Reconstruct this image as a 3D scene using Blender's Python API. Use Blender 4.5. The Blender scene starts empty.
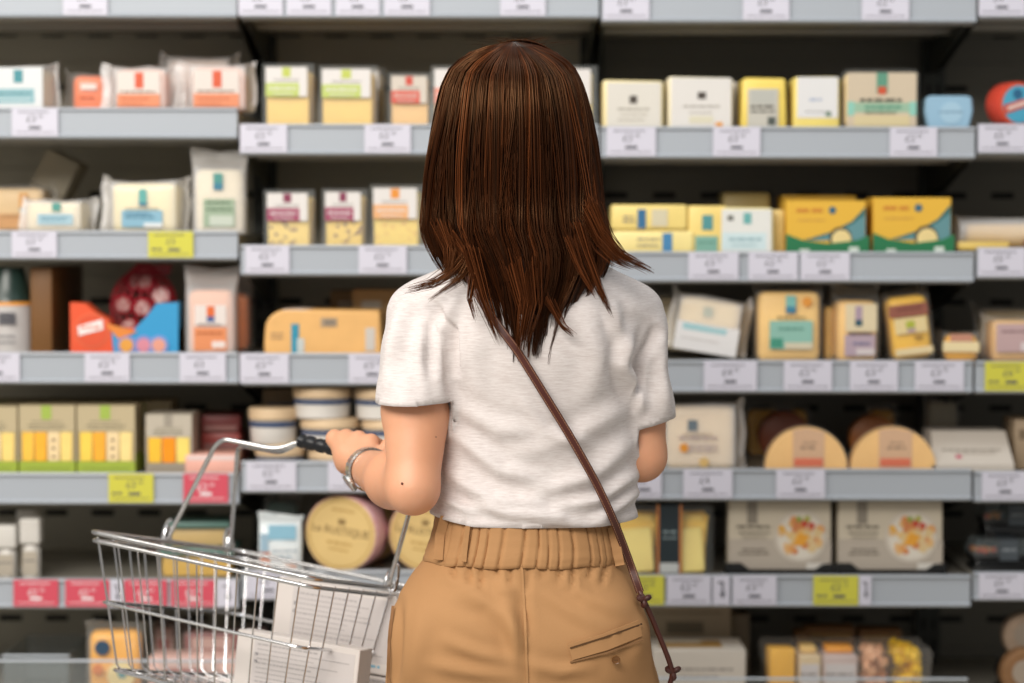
import bpy, bmesh, math, random
import numpy as np
from mathutils import Vector, Matrix, Euler

S = bpy.context.scene
COL = S.collection
R = math.radians

# ------------------------------------------------------------------ camera
CAM_Z, PITCH, ROLL, F_PX = 1.39, R(2.64), R(0.08), 2418.0
cam_data = bpy.data.cameras.new('camera')
cam_data.sensor_width = 36.0
cam_data.lens = F_PX / 1024.0 * 36.0
cam_data.clip_start = 0.05
cam_data.dof.use_dof = True
cam_data.dof.focus_distance = 3.19
cam_data.dof.aperture_fstop = 2.5
cam = bpy.data.objects.new('camera', cam_data)
COL.objects.link(cam)
CM = (Matrix.Translation((0, 0, CAM_Z)) @ Euler((R(90) - PITCH, 0, 0)).to_matrix().to_4x4()
      @ Matrix.Rotation(ROLL, 4, 'Z'))
cam.matrix_world = CM
S.camera = cam

def at(px, py, Y):
    """the point of the place at depth Y that the photograph shows at (px, py)"""
    d = CM.to_3x3() @ Vector(((px - 512.0) / F_PX, (341.5 - py) / F_PX, -1.0))
    t = Y / d.y
    return Vector((d.x * t, Y, CAM_Z + d.z * t))

# ------------------------------------------------------------------ light
S.view_settings.view_transform = 'Standard'
S.view_settings.look = 'None'
S.view_settings.gamma = 1.0
S.view_settings.use_curve_mapping = False
S.view_settings.exposure = 0.31
wd = bpy.data.worlds.new('store_light')
S.world = wd
wd.use_nodes = True
wd.node_tree.nodes['Background'].inputs[0].default_value = (1.0, 0.97, 0.93, 1)
wd.node_tree.nodes['Background'].inputs[1].default_value = 0.27

def area(name, loc, target, sx, sy, power, col):
    l = bpy.data.lights.new(name, 'AREA')
    l.shape = 'RECTANGLE'; l.size = sx; l.size_y = sy; l.energy = power; l.color = col
    o = bpy.data.objects.new(name, l); COL.objects.link(o)
    o.location = loc
    o.rotation_euler = (Vector(target) - Vector(loc)).to_track_quat('-Z', 'Y').to_euler()
    return o
area('ceiling_light_aisle', (-1.25, 0.9, 2.9), (-0.1, 3.6, 1.0), 2.6, 1.0, 92, (1.0, 0.95, 0.88))
area('ceiling_light_case', (0.2, 3.0, 3.1), (0.1, 3.9, 1.0), 4.0, 0.5, 15, (0.92, 0.97, 1.0))
area('ceiling_light_far', (-2.4, 2.6, 2.9), (0, 3.5, 1.1), 1.2, 1.2, 16, (1.0, 0.93, 0.84))

# ------------------------------------------------------------------ materials
def lin(c):
    if isinstance(c, str):
        c = tuple(int(c[i:i + 2], 16) / 255.0 for i in (0, 2, 4))
    return tuple(((x / 12.92) if x <= 0.04045 else ((x + 0.055) / 1.055) ** 2.4) for x in c) + (1.0,)
MATS = {}
def mat(key, col=None, rough=0.5, metal=0.0, alpha=1.0, spec=0.5, noise=None, bump=None, sub=0.0):
    """noise = (scale, amount): gentle colour variation; bump = (scale, strength)"""
    if key in MATS:
        return MATS[key]
    m = bpy.data.materials.new(key); m.use_nodes = True
    nt = m.node_tree; b = nt.nodes['Principled BSDF']
    c = lin(col)
    b.inputs['Base Color'].default_value = c
    b.inputs['Roughness'].default_value = rough
    b.inputs['Metallic'].default_value = metal
    b.inputs['Alpha'].default_value = alpha
    b.inputs['Specular IOR Level'].default_value = spec
    if sub:
        b.inputs['Subsurface Weight'].default_value = sub
        b.inputs['Subsurface Radius'].default_value = (0.012, 0.005, 0.003)
        b.inputs['Subsurface Scale'].default_value = 1.0
    tc = nt.nodes.new('ShaderNodeTexCoord')
    if noise:
        n = nt.nodes.new('ShaderNodeTexNoise'); n.inputs['Scale'].default_value = noise[0]; n.inputs['Detail'].default_value = 4
        nt.links.new(tc.outputs['Object'], n.inputs['Vector'])
        mx = nt.nodes.new('ShaderNodeMix'); mx.data_type = 'RGBA'
        a = noise[1]
        mx.inputs[6].default_value = tuple(max(0, x * (1 - a)) for x in c[:3]) + (1,)
        mx.inputs[7].default_value = tuple(min(1, x * (1 + a)) for x in c[:3]) + (1,)
        nt.links.new(n.outputs[0], mx.inputs[0]); nt.links.new(mx.outputs[2], b.inputs['Base Color'])
    if bump:
        n2 = nt.nodes.new('ShaderNodeTexNoise'); n2.inputs['Scale'].default_value = bump[0]; n2.inputs['Detail'].default_value = 3
        nt.links.new(tc.outputs['Object'], n2.inputs['Vector'])
        bp = nt.nodes.new('ShaderNodeBump'); bp.inputs['Strength'].default_value = bump[1]; bp.inputs['Distance'].default_value = 0.002
        nt.links.new(n2.outputs[0], bp.inputs['Height']); nt.links.new(bp.outputs[0], b.inputs['Normal'])
    MATS[key] = m
    return m
def ink(c):
    q = [int(c[i:i + 2], 16) for i in (0, 2, 4)]; g_ = sum(q) / 3
    return mat('ink_' + c, '%02x%02x%02x' % tuple(int((g_ + (x - g_) * .92) * .96) for x in q), 0.5)
def cheese(c):
    q = [int(c[i:i + 2], 16) for i in (0, 2, 4)]; g_ = sum(q) / 3
    sat = '%02x%02x%02x' % tuple(max(0, min(250, int(g_ + (x - g_) * 1.3))) for x in q)
    return mat('cheese_' + c, sat, 0.42, noise=(28, 0.12), bump=(60, 0.15))
def card(c):
    dk = '%02x%02x%02x' % tuple(int(int(c[i:i + 2], 16) * .94) for i in (0, 2, 4))
    return mat('card_' + c, dk, 0.55, noise=(12, 0.03))
FILM = mat('clear_film', 'f4f2f0', 0.16, alpha=0.13, bump=(45, 0.8))
FILM_W = mat('milky_film', 'fbf9f8', 0.22, alpha=0.40, bump=(45, 0.7))
CLEAR = mat('clear_plastic', 'eef2f0', 0.08, alpha=0.06)
SMOKE = mat('dark_clear_plastic', '8a9496', 0.08, alpha=0.25)
RAIL = mat('grey_price_rail', 'a9afb7', 0.38)
RAIL_EDGE = mat('pale_rail_edge', 'c3cad2', 0.35)
STEEL_DK = mat('dark_steel', '3a3d39', 0.45, metal=0.2, noise=(9, 0.1))
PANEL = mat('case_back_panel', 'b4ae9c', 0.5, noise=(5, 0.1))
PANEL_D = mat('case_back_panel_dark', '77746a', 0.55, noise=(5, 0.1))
SLOT = mat('slot_black', '0b0c0b', 0.8)
DECK = mat('shelf_deck', 'aaa59a', 0.35, metal=0.3, noise=(6, 0.08))
BLACKP = mat('black_plastic', '101112', 0.4)
CHROME = mat('chrome_wire', 'dcdcde', 0.22, metal=1.0)

# ------------------------------------------------------------------ mesh building
_text_cache = {}
def text_geo(s):
    """lettering as filled outlines, 1 unit high capitals, centred on x"""
    if s in _text_cache:
        return _text_cache[s]
    cu = bpy.data.curves.new('lettering', 'FONT'); cu.body = s; cu.align_x = 'CENTER'; cu.size = 1.4; cu.resolution_u = 2
    o = bpy.data.objects.new('lettering', cu); COL.objects.link(o)
    dg = bpy.context.evaluated_depsgraph_get()
    me = o.evaluated_get(dg).to_mesh()
    v = [tuple(p.co) for p in me.vertices]; f = [tuple(p.vertices) for p in me.polygons]
    bpy.data.objects.remove(o); bpy.data.curves.remove(cu)
    _text_cache[s] = (v, f)
    return v, f
_rb_cache = {}
def rounded_geo(sx, sy, sz, r, seg):
    k = (round(sx, 4), round(sy, 4), round(sz, 4), round(r, 4), seg)
    if k not in _rb_cache:
        bm = bmesh.new(); bmesh.ops.create_cube(bm, size=1.0)
        bmesh.ops.scale(bm, vec=(sx, sy, sz), verts=bm.verts)
        r = min(r, 0.48 * min(sx, sy, sz))
        bmesh.ops.bevel(bm, geom=list(bm.edges), offset=r, segments=seg, profile=0.5, affect='EDGES')
        bm.verts.index_update()
        _rb_cache[k] = ([tuple(v.co) for v in bm.verts], [tuple(v.index for v in f.verts) for f in bm.faces])
        bm.free()
    return _rb_cache[k]

class MB:
    def __init__(s):
        s.v, s.f, s.m, s.mats = [], [], [], []
    def add(s, v, f, m, M=None):
        if m not in s.mats: s.mats.append(m)
        i = s.mats.index(m); n = len(s.v)
        s.v += [tuple(M @ Vector(p)) for p in v] if M is not None else [tuple(p) for p in v]
        s.f += [tuple(n + k for k in q) for q in f]; s.m += [i] * len(f)
        return s
    def box(s, x0, y0, z0, x1, y1, z1, m, M=None):
        v = [(x, y, z) for z in (z0, z1) for y in (y0, y1) for x in (x0, x1)]
        return s.add(v, [(0, 2, 3, 1), (4, 5, 7, 6), (0, 1, 5, 4), (2, 6, 7, 3), (0, 4, 6, 2), (1, 3, 7, 5)], m, M)
    def rbox(s, x0, y0, z0, x1, y1, z1, m, r=0.004, seg=2, M=None):
        v, f = rounded_geo(x1 - x0, y1 - y0, z1 - z0, r, seg)
        T = Matrix.Translation(((x0 + x1) / 2, (y0 + y1) / 2, (z0 + z1) / 2))
        return s.add(v, f, m, (M @ T) if M is not None else T)
    def prism(s, poly, y0, y1, m, M=None):
        """polygon in x,z pushed from y0 to y1"""
        n = len(poly)
        v = [(x, y0, z) for x, z in poly] + [(x, y1, z) for x, z in poly]
        f = [tuple(range(n)), tuple(range(2 * n - 1, n - 1, -1))] + [((i + 1) % n, i, n + i, n + (i + 1) % n) for i in range(n)]
        return s.add(v, f, m, M)
    def disc(s, cx, cz, r, y0, y1, m, n=28, M=None):
        return s.prism([(cx + r * math.cos(2 * math.pi * i / n), cz + r * math.sin(2 * math.pi * i / n)) for i in range(n)], y0, y1, m, M)
    def tube(s, pts, r, m, n=7, closed=False, M=None):
        P = [Vector(p) for p in pts]; N = len(P); v, f = [], []
        rr = r if isinstance(r, (list, tuple)) else [r] * N
        nrm = None
        for i in range(N):
            if closed: t = P[(i + 1) % N] - P[i - 1]
            else: t = P[min(i + 1, N - 1)] - P[max(i - 1, 0)]
            t.normalize()
            if nrm is None:
                a = Vector((0, 0, 1)) if abs(t.z) < 0.9 else Vector((1, 0, 0))
                nrm = t.cross(a).normalized()
            else:
                nrm = (nrm - t * nrm.dot(t))
                nrm = nrm.normalized() if nrm.length > 1e-6 else t.orthogonal().normalized()
            b = t.cross(nrm)
            for k in range(n):
                a = 2 * math.pi * k / n
                v.append(P[i] + (nrm * math.cos(a) + b * math.sin(a)) * rr[i])
        for i in range(N if closed else N - 1):
            j = (i + 1) % N
            for k in range(n):
                q = (k + 1) % n
                f.append((i * n + k, i * n + q, j * n + q, j * n + k))
        if not closed:
            f.append(tuple(range(n - 1, -1, -1))); f.append(tuple((N - 1) * n + k for k in range(n)))
        return s.add(v, f, m, M)
    def lathe(s, prof, m, n=32, M=None, cap=True):
        """profile of (radius, z) turned about z"""
        v, f = [], []
        for r, z in prof:
            for k in range(n):
                a = 2 * math.pi * k / n
                v.append((r * math.cos(a), r * math.sin(a), z))
        for i in range(len(prof) - 1):
            for k in range(n):
                q = (k + 1) % n
                f.append((i * n + k, i * n + q, (i + 1) * n + q, (i + 1) * n + k))
        if cap:
            f.append(tuple(range(n - 1, -1, -1))); f.append(tuple((len(prof) - 1) * n + k for k in range(n)))
        return s.add(v, f, m, M)
    def loft(s, rings, m, M=None, cap=True):
        n = len(rings[0]); v = [p for r in rings for p in r]; f = []
        for i in range(len(rings) - 1):
            for k in range(n):
                q = (k + 1) % n
                f.append((i * n + k, i * n + q, (i + 1) * n + q, (i + 1) * n + k))
        if cap:
            f.append(tuple(range(n - 1, -1, -1))); f.append(tuple((len(rings) - 1) * n + k for k in range(n)))
        return s.add(v, f, m, M)
    def text(s, st, x, z, h, m, y=0.0, M=None, sx=1.0):
        """lettering facing -y, capitals h high, centred on x, baseline z"""
        v, f = text_geo(st)
        return s.add([(x + p[0] * h * sx, y, z + p[1] * h) for p in v], f, m, M)
    def words(s, x0, x1, z, h, m, y, seed=1, M=None):
        """a line of print too small to read, as word-long dashes"""
        rnd = random.Random(seed); x = x0
        while x < x1 - h:
            w = min(h * rnd.uniform(1.5, 4.5), x1 - x)
            s.box(x, y - 0.0003, z, x + w, y, z + h, m, M); x += w + h * 0.7
        return s
    def build(s, name, parent=None, smooth=38):
        me = bpy.data.meshes.new(name); me.from_pydata(s.v, [], s.f)
        for m in s.mats: me.materials.append(m)
        me.polygons.foreach_set('material_index', s.m)
        if smooth:
            me.polygons.foreach_set('use_smooth', [True] * len(s.f))
            me.set_sharp_from_angle(angle=R(smooth))
        me.update()
        o = bpy.data.objects.new(name, me); COL.objects.link(o)
        if parent is not None: o.parent = parent
        return o

def thing(name, label, cat, loc=(0, 0, 0), rot=(0, 0, 0), group=None):
    o = bpy.data.objects.new(name, None); COL.objects.link(o)
    o.empty_display_size = 0.02
    o.location = loc; o.rotation_euler = rot
    return tag(o, label, cat, group)
def tag(o, label, cat, group=None):
    o['label'] = label; o['category'] = cat
    if group: o['group'] = group
    return o
def struct(o):
    o['kind'] = 'structure'
    return o
# ------------------------------------------------------------------ the setting
FRONT = 4.10                     # front plane of the price rails
BACK = 4.55
fl = MB(); fl.box(-4, -1, -0.05, 4, 6, 0, mat('floor_tile', 'b9b5ac', 0.35, noise=(3, 0.06)))
struct(fl.build('floor'))
wl = MB(); wl.box(-4, 4.80, 0, 4, 4.9, 3.2, mat('store_wall', '8d8b86', 0.8))
struct(wl.build('wall_back'))

# ------------------------------------------------------------------ refrigerated case
def X(px, Y=FRONT): return at(px, 300, Y).x
def Z(py, Y=FRONT): return at(512, py, Y).z
BAYX = {'A': (X(-125), X(238)), 'B': (X(241), X(598)), 'C': (X(600.5), X(973)), 'D': (X(976), X(1345))}
case = thing('refrigerated_case', 'dark open-fronted refrigerated wall case behind the cheese shelves', 'refrigerated case', (0, BACK, 0))
zt = Z(-60)
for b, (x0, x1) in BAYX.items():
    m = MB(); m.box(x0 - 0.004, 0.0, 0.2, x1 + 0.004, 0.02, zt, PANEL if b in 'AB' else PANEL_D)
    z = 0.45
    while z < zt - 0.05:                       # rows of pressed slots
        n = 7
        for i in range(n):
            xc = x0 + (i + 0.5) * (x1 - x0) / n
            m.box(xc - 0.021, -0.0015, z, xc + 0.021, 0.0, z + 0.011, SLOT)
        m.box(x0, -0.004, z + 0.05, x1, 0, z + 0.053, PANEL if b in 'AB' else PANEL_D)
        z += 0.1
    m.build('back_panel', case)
for px in (-125, 239.5, 599.5, 974.5, 1345):
    xc = X(px); m = MB(); m.box(xc - 0.022, -0.03, 0.2, xc + 0.022, 0.0, zt, STEEL_DK)
    z = 0.4
    while z < zt - 0.05:
        for dx in (-0.009, 0.009):
            m.box(xc + dx - 0.003, -0.0312, z, xc + dx + 0.003, -0.03, z + 0.022, SLOT)
        z += 0.04
    m.build('upright', case)
m = MB(); m.box(BAYX['A'][0], -0.60, 0.0, BAYX['D'][1], 0.02, 0.2, mat('case_plinth', '33383a', 0.5)); m.build('plinth', case)
m = MB(); m.rbox(BAYX['A'][0], -0.50, zt, BAYX['D'][1], 0.03, zt + 0.14, mat('case_canopy', 'c8ccd0', 0.4), 0.01); m.build('canopy', case)

# price rail tops and bottoms in the photograph, per bay and shelf counted from the top
RAILS = {('A', 0): (-14, 18), ('B', 0): (-14, 18), ('C', 0): (-10, 22), ('D', 0): (-14, 17.5),
         ('A', 1): (108, 139), ('B', 1): (124, 155), ('C', 1): (126, 158), ('D', 1): (123, 153.5),
         ('A', 2): (231, 260), ('B', 2): (245, 275.5), ('C', 2): (251, 281.5), ('D', 2): (246.5, 277.5),
         ('A', 3): (352.5, 384), ('B', 3): (353, 385), ('C', 3): (359.5, 392), ('D', 3): (360, 392),
         ('A', 4): (473, 504.5), ('B', 4): (461, 492.5), ('C', 4): (468, 499.5), ('D', 4): (470, 501),
         ('A', 5): (579, 608.5), ('B', 5): (570, 600), ('C', 5): (574, 606), ('D', 5): (571, 599.5)}
BAYWORD = {'A': 'in the bay with the clear bottom bin', 'B': 'in the bay with the maroon labelled packs',
           'C': 'in the bay with the salad plate cartons', 'D': 'in the bay cut by the photo edge'}
ROWWORD = ['top', 'second', 'third', 'fourth', 'fifth', 'sixth']
DECKZ = {}
DECKD = {('B', 4): 0.016, ('B', 5): 0.044}
for (b, r), (yt, yb) in RAILS.items():
    x0, x1 = BAYX[b]; z1, z0 = Z(yt), Z(yb); H = z1 - z0
    dz = z0 + DECKD.get((b, r), H - 0.006)
    dk = dz - z0
    DECKZ[(b, r)] = dz
    sh = thing('shelf', 'grey metal %s shelf from the top, %s' % (ROWWORD[r], BAYWORD[b]), 'shelf', (0, FRONT, z0), group='shelves of the refrigerated case')
    m = MB()
    m.box(x0 + 0.002, 0.012, 0.004, x1 - 0.002, BACK - FRONT - 0.035, dk, DECK)
    m.box(x0 + 0.002, 0.012, -0.003, x1 - 0.002, 0.03, 0.004, DECK)
    m.box(x0 + 0.002, 0.20, -0.004, x1 - 0.002, 0.215, 0.004, DECK)
    m.build('deck', sh)
    for xe in (x0 + 0.006, x1 - 0.006):        # cantilever brackets
        q = MB(); L = BACK - FRONT - 0.032
        q.add([(xe + s_ * 0.0015, y, z) for s_ in (-1, 1) for y, z in ((0.03, 0.003), (L, 0.003), (L, -0.06), (L - 0.05, -0.06), (0.06, -0.004))],
              [(0, 1, 2, 3, 4), (9, 8, 7, 6, 5)] + [((i + 1) % 5, i, 5 + i, 5 + (i + 1) % 5) for i in range(5)], STEEL_DK)
        q.build('bracket', sh)
    q = MB()                                   # rail with beads along its edges
    prof = [(0.0, 0.0), (-0.005, 0.001), (-0.006, 0.004), (-0.004, 0.0065), (-0.0015, 0.0075), (-0.0015, H - 0.0075), (-0.004, H - 0.0065),
            (-0.006, H - 0.004), (-0.005, H - 0.001), (0.0, H), (0.004, H), (0.006, H - 0.003), (0.008, 0.02), (0.012, 0.012), (0.012, 0.0)]
    xa, xb = x0, x1
    n = len(prof)
    q.add([(xa, y, z) for y, z in prof] + [(xb, y, z) for y, z in prof],
          [tuple(range(n - 1, -1, -1)), tuple(range(n, 2 * n))] + [(i, (i + 1) % n, n + (i + 1) % n, n + i) for i in range(n)], RAIL)
    q.build('price_rail', sh, smooth=50)

# ------------------------------------------------------------------ price tickets
T_W = mat('ticket_white', 'cfcdda', 0.5); T_Y = mat('ticket_yellow', 'cdc846', 0.5); T_R = mat('ticket_red', 'cf4c5e', 0.5)
INKD = ink('55555f'); INKW = ink('f3eef0')
def ticket(b, r, px0, px1, kind, price, label):
    yt, yb = RAILS[(b, r)]
    x0, x1 = X(px0), X(px1); w = x1 - x0
    z0, z1 = Z(yb) + 0.0035, Z(yt) - 0.0015; h = z1 - z0
    y = FRONT - 0.0064
    card_m = {'w': T_W, 'y': T_Y, 'r': T_R}[kind]; k = INKW if kind == 'r' else INKD
    m = MB()
    m.box(-w / 2, -0.0006, 0, w / 2, 0.0006, h, card_m)
    f = -0.0008
    big, _, small = price.partition('.')
    cx = 0.0 if kind != 'y' else 0.006
    zb = h * 0.5 if kind != 'r' else h * 0.42
    hh = h * 0.25
    m.text(big, cx - 0.006, zb, hh, k, f)
    if small: m.text(small, cx + 0.010, zb + hh * 0.55, hh * 0.5, k, f)
    m.box(cx - 0.010, f - 0.0002, h * 0.25, cx + 0.010, f, h * 0.35, k)       # barcode strip
    m.words(-w * 0.42, w * 0.42, h * 0.13, 0.0012, k, f, seed=int(px0))
    m.words(-w * 0.36, w * 0.30, h * 0.84, 0.0018, k, f, seed=int(px1))
    if kind == 'y': m.words(-w * 0.42, -w * 0.2, h * 0.28, 0.0035, k, f, seed=3)
    o = m.build('price_ticket')
    o.location = ((x0 + x1) / 2, y, z0)
    col = {'w': 'white', 'y': 'yellow', 'r': 'red'}[kind]
    tag(o, '%s price ticket %s' % (col, label), 'price ticket', 'price tickets on the shelf rails')
TK = [('A', 0, 66, 110, 'w', '£3.00', 'alone on the top rail above the orange film packs'),
 ('B', 0, 240, 284, 'w', '£2.50', 'on the top rail, first of four side by side'),
 ('B', 0, 288, 332, 'w', '£2.50', 'on the top rail, second of four side by side'),
 ('B', 0, 337, 380, 'w', '£2.25', 'on the top rail, third of four side by side'),
 ('B', 0, 385, 430, 'w', '£2.00', 'on the top rail, fourth of four, towards the hair'),
 ('B', 0, 500, 545, 'w', '£2.00', 'on the top rail straight above the head'),
 ('C', 0, 602, 648, 'w', '£3.00', 'on the top rail above the cream wedge with round seal'),
 ('C', 0, 741, 787, 'w', '£3.00', 'on the top rail above the yellow wedge with grey label'),
 ('C', 0, 859, 906, 'w', '£2.00', 'on the top rail above the rounded tray pack'),
 ('D', 0, 975, 1021, 'w', '£4.00', 'on the top rail above the red and blue tin'),
 ('A', 1, 14, 60, 'w', '£3.00', 'below the teal and white film pack'),
 ('B', 1, 241, 288, 'w', '£2.00', 'below the first yellow pack with lime label'),
 ('B', 1, 365, 411, 'w', '£2.00', 'below the pack with coral band'),
 ('C', 1, 606, 655, 'w', '£2.00', 'below the cream wedge with round seal'),
 ('C', 1, 712, 759, 'w', '£3.00', 'below the white wedge with orange spot'),
 ('C', 1, 888, 935, 'w', '£2.00', 'below the rounded tray pack'),
 ('D', 1, 976, 1024, 'w', '£5.00', 'below the red and blue tin'),
 ('A', 2, 13, 58, 'w', '£3.00', 'below the flat white film pack'),
 ('A', 2, 149, 194, 'y', '£3', 'below the film pack with blue label'),
 ('B', 2, 246, 290, 'w', '£2.00', 'below the first maroon labelled slices'),
 ('B', 2, 359, 407, 'w', '£2.00', 'below the orange labelled slices'),
 ('C', 2, 688, 738, 'w', '£3.00', 'below the small yellow block with teal label'),
 ('C', 2, 748, 797, 'w', '£2.00', 'below the white pack with pale blue label'),
 ('C', 2, 800, 849, 'w', '£2.50', 'below the first green and yellow box'),
 ('D', 2, 977, 1024, 'w', '£5.00', 'below the bagged roll of cheese'),
 ('A', 3, -26, 20, 'w', '£2.50', 'below the jar with orange peak, cut by the edge'),
 ('A', 3, 85, 130, 'w', '£2.00', 'below the orange snack box'),
 ('A', 3, 180, 226, 'w', '£3', 'below the tall orange film pack'),
 ('B', 3, 240, 289, 'w', '£3.00', 'below the big tan wedge, at its rounded end'),
 ('B', 3, 349, 396, 'w', '£3.00', 'below the big tan wedge, beside the white sleeve'),
 ('C', 3, 704, 757, 'w', '£4.00', 'below the tilted cream film pack'),
 ('C', 3, 784, 832, 'w', '£2.00', 'below the tall tan pack with teal label'),
 ('C', 3, 850, 898, 'w', '£3.00', 'below the tan pack with lilac label'),
 ('C', 3, 915, 964, 'w', '£3.00', 'below the low amber pack'),
 ('D', 3, 985, 1031, 'y', '£6.00', 'below the beige pack with mauve label'),
 ('A', 4, 108, 153, 'y', '£3.00', 'below the green based cheese stick cartons'),
 ('A', 4, 183, 228, 'r', '£2.50', 'behind the basket handles, below the pink pack'),
 ('B', 4, 246, 296, 'w', '£2.00', 'below the lower stack of blue banded tubs'),
 ('B', 4, 328, 374, 'w', '£2.00', 'just behind the watch, below the tall tub stack'),
 ('C', 4, 628, 662, 'w', '£2.00', 'under the elbow that has no watch'),
 ('C', 4, 684, 733, 'w', '£4', 'below the bagged cream cheese with orange dot'),
 ('C', 4, 777, 826, 'w', '£2.50', 'below the first half-round orange cheese'),
 ('D', 4, 983, 1030, 'w', '£3.00', 'below the white carton with small red mark'),
 ('A', 5, 12, 57, 'r', '£2.50', 'below the two white bottles'),
 ('A', 5, 64, 108, 'r', '£2.50', 'seen just outside the basket, below the empty gap'),
 ('A', 5, 123, 166, 'r', '£2.00', 'seen through the basket wires, beside the pointer card'),
 ('A', 5, 170, 215, 'r', '£2.00', 'seen through the basket wires, below the stacked tubs'),
 ('B', 5, 245, 290, 'w', '£3.00', 'seen through the basket, below the white and blue pouch'),
 ('C', 5, 622, 665, 'y', '£3.00', 'partly behind the hip, below the yellow slices'),
 ('C', 5, 668, 712, 'w', '£2.50', 'beside the yellow slices, next to the yellow ticket'),
 ('C', 5, 734, 778, 'w', '£3.00', 'below the first salad plate carton'),
 ('C', 5, 815, 860, 'y', '£2.12', 'between the two salad plate cartons'),
 ('D', 5, 981, 1028, 'w', '£5.00', 'below the small clear food trays')]
for t in TK: ticket(*t)
def arrow_card(b, r, px0, px1, label):
    yt, yb = RAILS[(b, r)]; x0, x1 = X(px0), X(px1); w = x1 - x0; z0, z1 = Z(yb) + 0.0035, Z(yt) - 0.0015; h = z1 - z0
    m = MB(); m.box(-w / 2, -0.0006, 0, w / 2, 0.0006, h, T_W)
    k = INKD
    m.box(w * 0.02, -0.001, h * 0.42, w * 0.14, -0.0006, h * 0.8, k); m.box(-w * 0.2, -0.001, h * 0.74, w * 0.14, -0.0006, h * 0.8, k)
    m.prism([(-w * 0.1, h * 0.42), (w * 0.26, h * 0.42), (w * 0.08, h * 0.2)], -0.001, -0.0006, k)
    o = m.build('pointer_card'); o.location = ((x0 + x1) / 2, FRONT - 0.0064, z0)
    tag(o, label, 'pointer card', 'pointer cards on the shelf rails')
arrow_card('A', 5, 109, 122, 'small white card with black bent arrow between two red tickets')
arrow_card('A', 5, 216, 236, 'small white card with bent arrow ending the red ticket rail')
arrow_card('C', 5, 714, 731, 'white card with black arrow between two white tickets')
arrow_card('C', 5, 861, 873, 'white card with black arrow beside yellow ticket by the salad cartons')
# ------------------------------------------------------------------ packs of cheese
def spot(b, r, px0, pyt, px1, dy=0.0):
    """base point on the shelf deck, width and height of a pack whose front stands dy behind the rail"""
    Y = FRONT + 0.016 + dy
    x0, x1 = at(px0, 300, Y).x, at(px1, 300, Y).x
    z0 = DECKZ[(b, r)]; z1 = at((px0 + px1) / 2, pyt, Y).z
    return Vector(((x0 + x1) / 2, Y, z0 + 0.0008)), x1 - x0, z1 - z0

def label_part(root, x0, z0, x1, z1, base, prints=(), words=(), texts=(), y=-0.0032, name='label', r=None):
    m = MB(); w, h = x1 - x0, z1 - z0
    if base: m.box(x0, y, z0, x1, y + 0.0008, z1, card(base))
    k = 0
    for p in prints:
        u0, v0, u1, v1, c = p
        k += 1; yy = y - 0.0002 * k
        m.box(x0 + u0 * w, yy, z0 + v0 * h, x0 + u1 * w, y + 0.0004, z0 + v1 * h, ink(c))
    yy = y - 0.0002 * (k + 1)
    for i, (u0, u1, v, hh, c) in enumerate(words):
        m.words(x0 + u0 * w, x0 + u1 * w, z0 + v * h, hh, ink(c), yy, seed=i * 7 + int(w * 9000))
    for (st, u, v, hh, c) in texts:
        m.text(st, x0 + u * w, z0 + v * h, hh, ink(c), yy - 0.0004)
    return m.build(name, root, smooth=0)

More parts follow.
